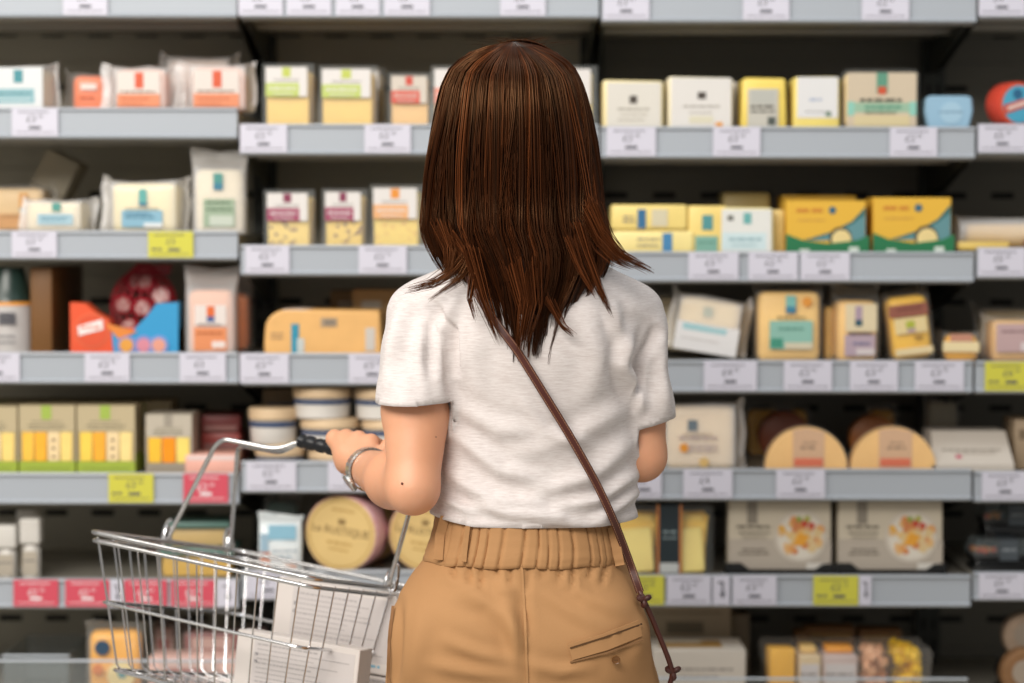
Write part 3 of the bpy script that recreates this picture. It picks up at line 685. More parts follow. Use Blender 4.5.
m = MB(); m.prism([(-w * .36, h * .9), (-w * .1, h * 1.0), (-w * .2, h * 1.02), (-w * .34, h * 1.0)], .001, .1, FILM_W); m.build('film_fold', t)
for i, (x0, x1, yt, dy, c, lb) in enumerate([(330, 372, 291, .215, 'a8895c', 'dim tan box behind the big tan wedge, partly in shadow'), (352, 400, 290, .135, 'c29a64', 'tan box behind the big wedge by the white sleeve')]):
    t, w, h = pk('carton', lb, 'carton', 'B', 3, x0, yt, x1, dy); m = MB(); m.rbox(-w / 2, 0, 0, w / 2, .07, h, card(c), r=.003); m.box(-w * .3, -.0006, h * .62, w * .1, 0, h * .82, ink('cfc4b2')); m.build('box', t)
t, w, h = pk('cheese_pack', 'tilted cream film pack with blue stripe label beside the sleeve', 'cheese pack', 'C', 3, 670, 306, 737, .012, G, ry=R(9), rz=R(-6))
t.location.z += .0145
film_pack(t, w, h, .085, 'ecd8ae', film=FILM_W, seed=31, fin=.012, bulge=.03)
lab(t, w, h, .04, .02, .98, .52, 'ece9ea', [(.1, .72, .8, .95, 'a3cfd4')], [(.1, .7, .4, .002, 'c9c3c0')]); lab(t, w, h, .4, .66, .54, .82, None, [(0, 0, 1, 1, '9aae84')])
t, w, h = pk('cheese_pack', 'loose clear wrapped pack leaning behind the tilted cream pack', 'cheese pack', 'C', 3, 650, 304, 744, .11, G, ry=R(6)); t.location.z += .010
film_pack(t, w, h, .07, 'c9bea4', film=FILM, seed=32, fin=.012)
t, w, h = pk('cheese_pack', 'tall tan pack with teal label and orange dot', 'cheese pack', 'C', 3, 756, 289, 824, .002, G)
film_pack(t, w, h, .08, 'ecc88a', axis='z', fin=.004, seed=33, film=mat('thin_film', 'f0ece4', .15, alpha=.10))
lab(t, w, h, .2, .18, .86, .92, None, [(.0, .0, .96, .52, '8fc4b4'), (.02, .02, .3, .2, '3f9a80'), (.36, .66, .58, .98, '7cc0b8'), (.36, .66, .58, .78, '3a84a4'), (.34, .0, .96, .12, 'd9cfb2')], [(.15, .85, .57, .0025, '8a7a50'), (.2, .8, .36, .003, '5a9a8a')])
m = MB(); m.disc(w * .25, h * .82, w * .07, -.0036, -.003, ink('ee9a36')); m.build('orange_dot', t)
t, w, h = pk('cheese_pack', 'narrow yellow pack on edge beside the tall tan pack', 'cheese pack', 'C', 3, 824, 306, 836, .05, G); film_pack(t, w, h, .06, 'dcb96c', axis='z', fin=.004, seed=34, inset=.002)
t, w, h = pk('cheese_pack', 'tan pack with lilac label and shiny crumpled film top', 'cheese pack', 'C', 3, 836, 298, 882, .004, G, rz=R(4))
film_pack(t, w, h, .08, 'ecc68a', axis='z', fin=.02, seed=35, film=mat('thin_film', 'f0ece4', .15, alpha=.10))
lab(t, w, h, .12, .1, .92, .92, None, [(.08, .0, .92, .40, 'bda6b4'), (.30, .56, .56, .94, 'b39aae'), (.30, .56, .56, .70, '2f5a6c'), (.1, .46, .96, .98, 'ead8b0'), (.36, .58, .56, .94, 'b59cae'), (.36, .56, .56, .68, '2f5a6c'), (.4, .02, .9, .14, 'ddd2d2')], [(.2, .8, .40, .003, '6a5a60'), (.3, .75, .22, .003, '6a74a0')])
t, w, h = pk('cheese_pack', 'amber pack leaning beside the lilac labelled one', 'cheese pack', 'C', 3, 892, 296, 938, .006, G, ry=R(-7)); t.location.z += .005
film_pack(t, w, h, .075, 'eebb48', axis='z', fin=.006, seed=36, film=mat('thin_film', 'f0ece4', .15, alpha=.10))
lab(t, w, h, .06, .08, .94, .92, None, [(.1, .38, .9, .66, 'ecd498'), (.0, .68, .96, .90, '9c5a48'), (.38, .46, .60, .60, 'b2ba3c'), (.4, .40, .6, .47, 'b99aa0'), (.56, .26, .76, .32, 'b0823a'), (.05, .0, .98, .12, 'efd8a6')], [(.2, .8, .8, .003, '7c4038')])
t, w, h = pk('cheese_pack', 'low amber pack lying flat at the bay end', 'cheese pack', 'C', 3, 944, 333, 986, .012, G, rz=R(-8))
w *= .95; film_pack(t, w, h, .09, 'eab048', fin=.004, seed=37, film=mat('thin_film', 'f0ece4', .15, alpha=.10)); lab(t, w, h, .05, .1, .95, .95, None, [(0, .3, 1, .7, 'f0dca8'), (.2, .7, .8, 1, 'c98a70')]); t.location.x -= .006
t, w, h = pk('cheese_pack', 'beige pack with mauve label at the photo edge', 'cheese pack', 'D', 3, 990, 318, 1050, .01, G); film_pack(t, w, h, .08, 'dcb884', fin=.006, seed=38)
lab(t, w, h, .06, .2, .98, .92, None, [(.05, .06, 1, .92, 'c9a8a8'), (.5, .1, .95, .36, 'e0d4d4')], [(.15, .9, .66, .003, '8a6a6c')])
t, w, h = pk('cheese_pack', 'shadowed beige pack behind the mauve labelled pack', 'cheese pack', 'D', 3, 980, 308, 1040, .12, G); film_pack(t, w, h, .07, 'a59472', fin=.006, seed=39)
# ---- fifth shelf
GC = 'cartons of cheese sticks'
def stick_carton(root, w, h, d, sticks, kind='green'):
    crd = card('c9b892' if kind == 'green' else 'c9beac'); grn = card('a9bd3f' if kind == 'green' else 'a59a88')
    m = MB()
    m.box(-w / 2, .004, 0, w / 2, d, h, crd)                       # body behind
    m.box(-w / 2, 0, h * .62, w / 2, .004, h, crd); m.box(-w / 2, 0, 0, w / 2, .004, h * .19, grn)
    m.box(-w / 2, 0, h * .19, -w * .47, .004, h * .62, crd); m.box(w * .47, 0, h * .19, w / 2, .004, h * .62, crd)
    m.box(-w * .1, -.0005, h * .80, w * .08, 0, h, ink('a8c24a' if kind == 'green' else 'a49a8a'))
    m.box(w / 2 - .0004, .004, .0, w / 2 + .0004, d * .9, h * .3, grn)
    m.words(-w * .34, w * .34, h * .70, .0022, ink('7d745c'), 0, seed=2); m.words(-w * .28, w * .28, h * .76, .0018, ink('8a8068'), 0, seed=5); m.words(-w * .3, w * .3, h * .66, .0018, ink('8a8068'), 0, seed=6)
    m.words(-w * .4, w * .4, h * .08, .002, ink('86983a' if kind == 'green' else '857b6c'), 0, seed=7); m.build('carton', root)
    n = len(sticks)
    for i, c in enumerate(sticks):
        q = MB(); x0 = -w * .46 + i * w * .92 / n
        q.rbox(x0 + .0008, .0005, h * .19, x0 + w * .92 / n - .0008, .0045, h * .62, cheese(c), r=.0012, seg=1)
        if c == 'ead6b0':
            for v in (.26, .38, .5): q.disc(x0 + w * .46 / n, h * v, .0028, -.0004, .001, ink('7d5a40'), n=8)
        q.build('cheese_stick', root)
for i, (x0, x1, yt, st, lb) in enumerate([
        (-44, 16, 407, ('eecb78', 'f0a845', 'ead6b0', 'f0d490'), 'green based cheese stick carton cut by the photo edge'),
        (18, 74, 406, ('f0bf62', 'f2b24e', 'ead6b0', 'f0d490'), 'green based cheese stick carton with two amber sticks first'),
        (76, 134, 406, ('f2cc6c', 'f4ae4e', 'ead6b0', 'f0d9a0'), 'green based cheese stick carton beside the grey based one')]):
    t, w, h = pk('cheese_stick_carton', lb, 'cheese stick carton', 'A', 4, x0, yt, x1, .0, GC); stick_carton(t, w, h, .1, st)
t, w, h = pk('cheese_stick_carton', 'grey based cheese stick carton with three sticks beside the pink pack', 'cheese stick carton', 'A', 4, 145, 415, 191, .004, GC); stick_carton(t, w, h, .1, ('f2bc50', 'f09526', 'f2d684'), 'grey')
for i, (x0, x1) in enumerate([(-30, 34), (40, 104), (108, 170)]):
    t, w, h = pk('cheese_stick_carton', ['spare stick carton in shadow behind the edge carton', 'spare stick carton in shadow behind the amber one', 'spare stick carton in shadow behind the grey based one'][i], 'cheese stick carton', 'A', 4, x0, 402, x1, .13, GC); stick_carton(t, w, h, .1, ('eecb78', 'f0a845', 'ead6b0', 'f0d490'))
GP = 'pink packs of sliced meat'
pkm = card('e6bcae'); dm = 0.0
for i, (x0, x1, yt, dy, c, lb) in enumerate([(184, 236, 455, .0, 'e6b9ac', 'pale pink meat pack at the rail behind the basket handle')]):
    t, w, h = pk('meat_pack', lb, 'meat pack', 'A', 4, x0, yt, x1, dy, GP); m = MB(); m.rbox(-w / 2, 0, 0, w / 2, .1, h, cheese(c), r=.004); m.box(-w * .46, -.0006, h * .72, w * .46, 0, h * .94, ink('efd8d2')); m.build('pack', t)
z = 0
for i, c in enumerate(('7c3b38', '8a4540', '6d3533')):
    t, w, h = pk('meat_pack', ['dark red meat pack at the bottom of the shadowed pile', 'dark red meat pack in the middle of the shadowed pile', 'dark red meat pack on top of the shadowed pile'][i], 'meat pack', 'A', 4, 200, 415, 240, .11, GP, dz=0)
    hh = h / 3.05; t.location.z += i * h / 3; t.rotation_euler.z = R(-3 + 3 * i)
    m = MB(); m.rbox(-w / 2, 0, 0, w / 2, .1, hh, cheese(c), r=.005); m.rbox(-w * .52, -.002, hh * .42, w * .52, .102, hh * .5, CLEAR, r=.001, seg=1); m.box(-w * .4, -.003, hh * .12, w * .4, -.001, hh * .38, ink('9a6a64')); m.build('pack', t)
GT = 'blue banded cheese tubs'
tub_w = mat('tub_white', 'ded9d2', .4); tub_b = mat('tub_blue', '2f4468', .4); tub_c = mat('tub_card', 'd9bd98', .6)
def tub(root, w, h):
    r = w / 2; T = Matrix.Translation((0, r, 0))
    m = MB(); m.lathe([(r * .88, 0), (r * .90, .001), (r * .955, h * .64)], tub_w, n=36, M=T); m.build('tub', root)
    m = MB(); m.lathe([(r * .962, h * .47), (r * .972, h * .62)], tub_b, n=36, M=T, cap=False); m.build('blue_band', root)
    m = MB(); m.lathe([(r * .94, h * .66), (r, h * .70), (r, h * .94), (r * .97, h * .985), (r * .9, h), (.001, h)], tub_c, n=36, M=T); m.build('lid', root)
def tub_stack(b, r, x0, x1, yt, n, dy, names):
    loc, w, h = spot(b, r, x0, yt, x1, dy); hh = h / n
    for i in range(n):
        t = thing('cheese_tub', names[i], 'cheese tub', loc + Vector((0, 0, i * hh + .0004 * i)), (0, 0, R(15 * i)), GT); tub(t, w, hh - .0006)
tub_stack('B', 4, 252, 302, 409, 2, .008, ['white tub with blue band, lower of the short stack', 'white tub with blue band, upper of the short stack'])
tub_stack('B', 4, 305, 365, 389, 3, .004, ['white tub with blue band at the bottom of the tall stack', 'white tub with blue band in the middle of the tall stack', 'white tub with blue band on top of the tall stack'])
tub_stack('B', 4, 367, 426, 390, 3, .004, ['blue banded tub behind the arm, bottom of its stack', 'blue banded tub behind the arm, middle of its stack', 'blue banded tub behind the arm, top of its stack'])
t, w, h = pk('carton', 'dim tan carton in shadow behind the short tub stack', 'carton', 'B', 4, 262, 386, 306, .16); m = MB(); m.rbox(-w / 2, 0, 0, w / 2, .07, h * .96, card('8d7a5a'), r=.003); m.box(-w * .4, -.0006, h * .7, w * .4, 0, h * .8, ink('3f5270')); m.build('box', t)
t, w, h = pk('cheese_pack', 'bagged cream cheese with orange dot beside the bare elbow', 'cheese pack', 'C', 4, 664, 405, 738, .006, G, rz=R(-3))
film_pack(t, w, h, .08, 'ecd6b0', film=FILM_W, seed=41, fin=.014)
lab(t, w, h, .06, .06, .8, .88, None, [(.36, .66, .54, .86, '6a7a84')], [(.3, .8, .58, .003, 'b0a090'), (.2, .9, .50, .005, 'b9a6a2'), (.3, .9, .36, .004, 'c4b4b2'), (.3, .9, .28, .004, 'c4b4b2')])
m = MB(); m.disc(-w * .22, h * .34, w * .06, -.0045, -.0032, ink('f09a2c')); m.build('orange_dot', t); m = MB(); m.disc(w * .05, h * .12, w * .07, -.004, -.0032, ink('e8c074'), n=7); m.build('cheese_picture', t)
GR = 'half-round orange cheeses in film'
for i, (x0, x1, lb) in enumerate([(768, 848, 'half-round orange cheese in film beside the bagged cream cheese'), (853, 937, 'half-round orange cheese in film beside the white carton')]):
    t, w, h = pk('round_cheese', lb, 'round cheese', 'C', 4, x0, 428, x1, .004, GR)
    r = w * .51; zc = h - r
    arc = [(a, zc + bz) for a, bz in ((r * math.cos(math.pi - k / 28 * math.pi), r * math.sin(math.pi - k / 28 * math.pi)) for k in range(29)) if zc + bz > 0]
    arc = [(arc[0][0], 0)] + arc + [(arc[-1][0], 0)]
    m = MB(); m.prism(arc[::-1], 0, .035, cheese('edc388')); o = m.build('cheese', t); bv = o.modifiers.new('edge', 'BEVEL'); bv.width = .002; bv.segments = 2
    m = MB(); m.prism([(-w * .18, 0.001), (w * .22, 0.001), (w * .22, h * .9), (w * .0, h * .985), (-w * .18, h * .94)], -.001, .001, card('e3b58c'))
    m.box(-w * .16, -.002, h * .1, w * .20, -.001, h * .28, ink('f0622c')); m.words(-w * .08, w * .14, h * .5, .004, ink('8a6a4a'), -.001, seed=3); m.words(-w * .05, w * .12, h * .62, .003, ink('a07e5a'), -.001, seed=5); m.build('label', t)
    m = MB()
    ring = lambda k, y: [(p[0] * k, y, max(0, p[1] * k)) for p in arc]
    m.loft([ring(1.03, -.003), ring(1.05, .02), ring(1.02, .045)], mat('thin_film', 'f0ece4', .15, alpha=.10))
    for s_ in (-1, 1): m.loft([[(s_ * (w * .48 + .004 * math.sin(k)), .01 + .006 * math.cos(k * 1.7), h * (.1 + .13 * k)) for k in range(6)] + [(s_ * (w * .575 + .005 * math.sin(k * 2.1)), .018 + .004 * math.sin(k * 3), h * (.1 + .155 * k)) for k in range(5, -1, -1)]] * 2, FILM_W, cap=False)
    m.build('film_wrapper', t)
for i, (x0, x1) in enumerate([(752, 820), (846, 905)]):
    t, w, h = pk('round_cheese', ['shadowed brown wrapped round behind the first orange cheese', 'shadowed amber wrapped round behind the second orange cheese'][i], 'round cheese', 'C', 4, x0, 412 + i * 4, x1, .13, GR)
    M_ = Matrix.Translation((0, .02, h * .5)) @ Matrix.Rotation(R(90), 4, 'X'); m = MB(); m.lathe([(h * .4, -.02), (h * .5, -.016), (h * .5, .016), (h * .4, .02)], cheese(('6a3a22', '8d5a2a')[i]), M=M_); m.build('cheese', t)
for i, (x0, x1, c) in enumerate([(746, 786, 'd9a845'), (790, 812, 'e0b04a'), (868, 900, 'd0a040')]):
    t, w, h = pk('cheese_pack', ['amber pack high at the back above the first round cheese', 'small amber pack high at the back between round cheeses', 'amber pack high at the back above the second round cheese'][i], 'cheese pack', 'C', 4, x0, 395, x1, .24, G)
    film_pack(t, w, h * .80, .05, c, axis='z', fin=.003, seed=50 + i)
t, w, h = pk('cheese_carton', 'flat white carton with small red mark, lid tilted back', 'carton', 'C', 4, 934, 432, 1016, .004)
t.location.z += .0; wc = card('dcd2c6'); m = MB()
m.loft([[(-w / 2 + a, y, z), (w / 2 - a, y, z), (w / 2 - a, y2, z), (-w / 2 + a, y2, z)] for a, y, y2, z in ((0, 0, .12, 0), (0, .0, .12, h * .15), (.006, .05, .13, h * .95))], wc); m.build('box', t)
m = MB(); T = Matrix.Translation((0, 0, h * .15)) @ Matrix.Rotation(-math.atan2(.05, h * .8), 4, 'X')
m.words(-w * .36, w * .36, h * .44, .0035, ink('9a8e80'), -.0006, seed=3, M=T); m.words(-w * .2, w * .3, h * .34, .0025, ink('a99c8c'), -.0006, seed=4, M=T); m.box(-w * .2, -.001, h * .2, -w * .13, 0, h * .3, ink('d6607a'), M=T); m.build('print', t)
t, w, h = pk('carton', 'upright tan carton slice at the photo edge above the white carton', 'carton', 'D', 4, 1016, 420, 1060, .06); m = MB(); m.rbox(-w / 2, 0, 0, w / 2, .1, h, card('b9a184'), r=.003); m.box(-w * .4, -.0006, h * .6, w * .3, 0, h * .8, ink('8a745a')); m.build('box', t)
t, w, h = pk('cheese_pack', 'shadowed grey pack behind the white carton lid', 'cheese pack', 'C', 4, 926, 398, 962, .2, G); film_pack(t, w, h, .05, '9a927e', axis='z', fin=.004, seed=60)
# ---- sixth shelf
GL = 'white bottles on the sixth shelf'
for i, (x0, x1, yt, dy, lb) in enumerate([(-8, 14, 526, .0, 'squat white bottle with tilted cap at the photo edge'), (17, 38, 519, .004, 'white bottle with square cap, front one beside the gap'), (14, 34, 510, .09, 'dim white bottle standing behind the two front bottles')]):
    t, w, h = pk('bottle', lb, 'bottle', 'A', 5, x0, yt, x1, dy, GL); wht = mat('bottle_white', 'd3cfc8', .35)
    r = w / 2; T = Matrix.Translation((0, r, 0))
    m = MB(); m.lathe([(r * .8, 0), (r * .86, .002), (r * .86, h * .5), (r * .7, h * .56)], wht, n=24, M=T); m.build('bottle', t)
    m = MB(); m.rbox(-r, 0, h * .57, r, 2 * r, h, wht, r=.005, seg=3); m.build('cap', t)
    m = MB(); m.box(-r * .7, r * .1, h * .08, r * .7, r * .16, h * .46, ink('b9ae9c')); m.words(-r * .6, r * .6, h * .3, .002, INKD, r * .1, seed=4); m.build('label', t)
GD = 'clear tubs of dip stacked in pairs'
for i, (x0, x1, y0, yt, c, lb) in enumerate([(158, 232, 0, 548, 'c9a85c', 'yellow dip tub with teal lid seen above the basket rim, lower one'), (168, 228, 1, 522, 'cbb27e', 'beige dip tub with teal lid, upper one beside the handle pivot')]):
    loc, w, h = spot('A', 5, x0, 548 if i == 0 else 522, x1, .03); h0 = spot('A', 5, 160, 548, 230, .03)[2]
    if i == 1: loc.z += h0 + .001; h -= h0 + .001
    t = thing('dip_tub', lb, 'dip tub', loc, (0, 0, R(4 * i)), GD)
    m = MB(); m.rbox(-w * .47, .003, .001, w * .47, .1, h * .72, cheese(c), r=.006); m.build('dip', t)
    m = MB(); m.loft([[(sx * w * k, .05 + sy * .055 * k * 2, z) for sx, sy in ((-1, -1), (1, -1), (1, 1), (-1, 1))] for k, z in ((.46, 0), (.5, h * .78))], CLEAR); m.build('tub', t)
    m = MB(); m.rbox(-w * .52, -.008, h * .76, w * .52, .108, h, mat('teal_lid', '5b7f76', .4), r=.004); m.build('lid', t)
t, w, h = pk('cheese_pouch', 'white and pale blue pouch on the shelf edge beside the gold round', 'cheese pouch', 'B', 5, 258, 519, 301, .0, rz=R(4))
film_pack(t, w, h * .95, .05, 'd9e4e8', axis='z', fin=.01, seed=61, film=mat('pouch_white', 'dfe6e8', .3))
lab(t, w, h, .04, .04, .96, .9, None, [(0, 0, .24, .4, 'd98a6a'), (0, .4, .2, .8, '9fc0d4'), (.2, .66, .9, .98, '8fc4dc'), (.3, .08, .9, .5, 'eef0f0'), (.55, .02, .9, .12, 'e0a88a')], [(.3, .9, .4, .003, '8aa8b8'), (.3, .8, .28, .003, '8aa8b8')])
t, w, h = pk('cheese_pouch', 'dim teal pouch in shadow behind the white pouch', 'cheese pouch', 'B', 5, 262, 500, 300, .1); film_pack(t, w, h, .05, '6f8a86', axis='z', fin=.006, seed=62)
GLR = 'gold labelled round cheeses in pink gingham paper'
ging = bpy.data.materials.new('pink_gingham'); ging.use_nodes = True
nt = ging.node_tree; bs = nt.nodes['Principled BSDF']; ck = nt.nodes.new('ShaderNodeTexChecker'); tc = nt.nodes.new('ShaderNodeTexCoord'); ck.inputs['Scale'].default_value = 220
ck.inputs[1].default_value = lin('d98a94'); ck.inputs[2].default_value = lin('ecc9c8'); nt.links.new(tc.outputs['Object'], ck.inputs[0]); nt.links.new(ck.outputs[0], bs.inputs['Base Color']); bs.inputs['Roughness'].default_value = .5
def gold_round(root, rr):
    T = Matrix.Translation((0, 0, rr)) @ Matrix.Rotation(R(90), 4, 'X')
    m = MB(); m.lathe([(rr * .9, -.045), (rr * .98, -.04), (rr, -.004), (rr * .97, 0), (rr * .93, .001)], ging, n=48, M=T)
    m.build('gingham_paper', root)
    m = MB(); gold = mat('gold_label', 'dabb7c', .45, noise=(30, .06)); rim = ink('c99f52'); br = ink('6d4a1c')
    m.disc(0, rr, rr * .95, -.002, .0, gold, n=56)
    n = 48; m.add([(q * math.cos(2 * math.pi * k / n), -.0022, rr + q * math.sin(2 * math.pi * k / n)) for q in (rr * .84, rr * .87) for k in range(n)], [(k, (k + 1) % n, n + (k + 1) % n, n + k) for k in range(n)], rim)
    y = -.0024
    for k in (-2, -1, 0, 1, 2): m.prism([(k * .0026 - .0013, rr * 1.30), (k * .0026 + .0013, rr * 1.30), (k * .0033, rr * (1.44 - .02 * abs(k)))], y, y + .0004, br)
    m.box(-.0065, y, rr * 1.25, .0065, y + .0004, rr * 1.29, br)
    m.text('Le RUSTIQUE', 0, rr * .98, rr * .20, br, y, sx=.96)
    m.words(-rr * .34, rr * .34, rr * .72, rr * .06, rim, y, seed=3); m.words(-rr * .26, rr * .26, rr * .56, rr * .05, rim, y, seed=4); m.words(-rr * .3, rr * .3, rr * 1.58, rr * .05, rim, y, seed=9); m.build('gold_label', root)
    m = MB()                                                         # gathered paper behind
    n = 40; m.loft([[(q * rr * (1 + wv * math.sin(9 * 2 * math.pi * k / n)) * math.cos(2 * math.pi * k / n) + sh, y, max(.001, rr + q * rr * (1 + wv * math.sin(9 * 2 * math.pi * k / n)) * math.sin(2 * math.pi * k / n))) for k in range(n)]
                     for q, wv, y, sh in ((.98, 0, .038, 0), (.92, .03, .058, .004), (.7, .08, .075, .012), (.35, .15, .085, .018))], ging); m.build('paper_gather', root)
for i, (x0, x1, yt, dy, rz) in enumerate([(297, 375, 499, .006, -17), (382, 458, 500, .012, -14)]):
    t, w, h = pk('round_cheese', ['gold labelled round cheese in gingham paper, whole label in view', 'gold labelled round cheese half hidden behind the tan trousers'][i], 'round cheese', 'B', 5, x0, yt, x1, dy, GLR, rz=R(rz), ry=R(7))
    gold_round(t, w / 2)
for i, (x0, x1, yt, dy) in enumerate([(338, 402, 502, .12), (420, 470, 500, .13)]):
    t, w, h = pk('round_cheese', ['pink gingham wrapped round behind the gold labelled one', 'pink gingham wrapped round behind the hidden gold label'][i], 'round cheese', 'B', 5, x0, yt, x1, dy, GLR, rz=R(16)); gold_round(t, w / 2)
t, w, h = pk('sliced_cheese_tray', 'tray of yellow slices with black paper band beside the hip', 'sliced cheese', 'C', 5, 612, 505, 716, .004, GS)
for k, (u0, u1) in enumerate(((-.47, -.04), (.0, .45))):
    m = MB()
    for i in range(5):
        T = Matrix.Translation(((u0 + u1) / 2 * w, .008 + i * .006, h * .44)) @ Matrix.Rotation(R((-5, 4, -2, 6, 0)[i]), 4, 'Y') @ Matrix.Rotation(R(-3), 4, 'X')
        hw = (u1 - u0) * w * (.36, .42, .40, .44, .44)[i]; m.rbox(-hw, -.002, -h * .40, hw, .002, h * (.22, .33, .38, .42, .44)[i], cheese(('f3dc98', 'edc873', 'f0d084', 'e9c268', 'e4bc62')[i]), r=.0016, seg=1, M=T)
    m.build('cheese_slices', t)
m = MB(); m.rbox(-w / 2, -.001, 0, w / 2, .045, h, CLEAR, r=.012, seg=3); m.build('clear_tray', t)
m = MB(); m.box(-w * .04, -.002, .0, w * .16, .046, h, card('1b2a30')); m.box(-w * .06, -.0022, 0, -w * .04, 0, h, ink('d9823a')); m.box(w * .16, -.0022, 0, w * .18, 0, h, ink('d9823a'))
m.box(-w * .03, -.0026, h * .04, w * .15, -.002, h * .18, ink('cfd2d0')); m.words(0, w * .13, h * .6, .004, ink('8a9a9c'), -.002, seed=3); m.words(0, w * .13, h * .52, .003, ink('8a9a9c'), -.002, seed=4); m.build('paper_band', t)
GSP = 'cartons with a salad plate picture'
def salad_carton(root, w, h, d):
    m = MB(); be = card('d5cab4'); m.rbox(-w / 2, 0, 0, w / 2, d, h, be, r=.002, seg=1); m.build('carton', root)
    label_part(root, -w * .5, 0.001, w * .5, h - .001, None, [(.0, .0, 1, .46, 'bcb0a0'), (.18, .68, .28, 1, '8f8576'), (.76, .02, .97, .12, 'e2dcd2')],
               [(.08, .42, .62, .004, '6f6658'), (.10, .40, .54, .003, '857b6c'), (.13, .37, .30, .003, '7d7364'), (.1, .4, .24, .003, '7d7364'), (.13, .37, .48, .002, '948a7a')], y=-.0006, name='print')
    m = MB(); cx, cz, q = w * .20, h * .50, h * .37
    m.disc(cx, cz, q, -.002, -.001, ink('d3c8b8'), n=32); m.disc(cx, cz, q * .86, -.0024, -.001, ink('e4dacb'), n=32)
    rnd = random.Random(5)
    for i in range(46):
        a, rr = rnd.uniform(0, 6.28), q * .80 * rnd.random() ** .6; c = rnd.choice(('e9a257', 'e8b878', 'e0904a', 'f0b030', 'd9834a', 'e3c48c', 'e8b46a', 'f2c060'))
        x, z, sz = cx + rr * math.cos(a), cz + rr * math.sin(a) * .95, q * rnd.uniform(.10, .2)
        m.disc(x, z, sz, -.0026 - .0001 * i / 5, -.002, ink(c), n=rnd.choice((4, 5, 6, 9)))
    m.prism([(cx - q * .3, cz - q * .3), (cx + q * .1, cz - q * .36), (cx + q * .36, cz + q * .02), (cx - q * .05, cz + q * .14)], -.004, -.0022, ink('f2a62c'))
    for dx, dz_, c in ((.15, .5, 'd23a2c'), (.42, .42, 'd2482c'), (-.05, .66, '9aa844'), (.25, .68, 'b2b048')): m.disc(cx + q * dx, cz + q * dz_, q * .12, -.0042, -.0022, ink(c), n=12)
    m.build('plate_picture', root)
    m = MB(); m.prism([(-w * .53, -.004), (w * .53, -.004), (w * .53, h * .12), (w * .42, h * .12), (w * .34, h * .04), (-w * .30, h * .04), (-w * .38, h * .13), (-w * .53, h * .13)], -.006, -.003, BLACKP)
    m.box(-w * .53, -.006, -.003, w * .53, d + .004, 0, BLACKP); m.build('black_tray', root)
for i, (x0, x1) in enumerate([(730, 833), (840, 945)]):
    t, w, h = pk('salad_carton', ['beige carton with salad plate picture beside the black banded tray', 'beige carton with salad plate picture at the bay end'][i], 'carton', 'C', 5, x0, 501, x1, .016, GSP, rx=R(-2)); t.location.z += .005; salad_carton(t, w, h - .006, .05)
GF = 'clear trays of prepared food'
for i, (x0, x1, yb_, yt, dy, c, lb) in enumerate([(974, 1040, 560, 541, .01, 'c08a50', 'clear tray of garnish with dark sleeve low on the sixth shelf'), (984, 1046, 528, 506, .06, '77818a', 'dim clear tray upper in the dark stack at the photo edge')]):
    loc, w, h = spot('D', 5, x0, yt, x1, dy); hh = .036
    loc.z += (h - hh); t = thing('food_tray', lb, 'food tray', loc, (0, 0, 0), GF)
    m = MB(); m.rbox(-w * .46, 0.004, 0, w * .46, .08, hh * .3, BLACKP, r=.004); m.build('black_base', t)
    rnd = random.Random(i); m = MB()
    for k in range(14): m.rbox(-.005, -.005, -.004, .005, .005, .005, cheese(rnd.choice((c, 'd9a060', 'b0552c', 'dcb888'))), r=.003, M=Matrix.Translation((rnd.uniform(-w * .4, -w * .1), .012 + rnd.random() * .05, hh * .42)))
    m.build('garnish', t)
    m = MB(); m.loft([[(sx * w * k, .042 + sy * .04 * k * 2, z) for sx, sy in ((-1, -1), (1, -1), (1, 1), (-1, 1))] for k, z in ((.48, hh * .3), (.40, hh))], SMOKE); m.build('clear_lid', t)
    m = MB(); m.box(-w * .06, .002, 0.001, w * .22, .084, hh * 1.02, card('4a5158')); m.words(-w * .02, w * .18, hh * .5, .003, ink('9aa2a8'), .002, seed=2); m.build('sleeve', t)
    s_ = DECKZ[('D', 5)]
    if loc.z > s_ + .01:
        b_ = thing('food_tray', ['black lidded tray under the garnish tray', 'black lidded trays holding up the dim upper tray'][i], 'food tray', (loc.x, loc.y, s_ + .0008), (0, 0, 0), GF); hb = loc.z - s_ - .0016
        m = MB(); n_ = max(1, int(hb / .034)); hs = hb / n_
        for k in range(n_): m.rbox(-w * .46, .004, k * hs, w * .46, .082, k * hs + hs * .5, BLACKP, r=.004); m.rbox(-w * .42, .008, k * hs + hs * .5, w * .42, .078, (k + 1) * hs, mat('black_lid', '1a1c1e', .15), r=.004)
        m.build('tray', b_)
# ---- bottom deck of the case
BZ = Z(712, 4.02)
m = MB(); m.box(BAYX['A'][0], -.08, BZ - .03, BAYX['D'][1], BACK - FRONT - .005, BZ, DECK)
o = m.build('bottom_deck'); o.location = (0, FRONT, 0); tag(o, 'dark bottom deck of the case, under the bins', 'shelf')
z1 = at(512, 664, 4.0).z
for (px0, px1, lb) in ((-125, 239, 'clear bin front with thin white rim below the red tickets'), (600, 975, 'clear bin front below the yellow ticket and tray of snacks')):
    m = MB(); x0, x1 = at(px0, 300, 4.0).x, at(px1, 300, 4.0).x
    zz = z1 if px0 < 0 else at(512, 681, 4.0).z
    m.box(x0, -.0015, BZ, x1, .0015, zz, CLEAR); o = m.build('bin_front'); o.location = (0, 4.03, 0)
    q = MB(); q.rbox(x0, -.003, zz - .003, x1, .003, zz + .001, RAIL_EDGE, r=.001, seg=1); q.build('rim', o); tag(o, lb, 'bin front')
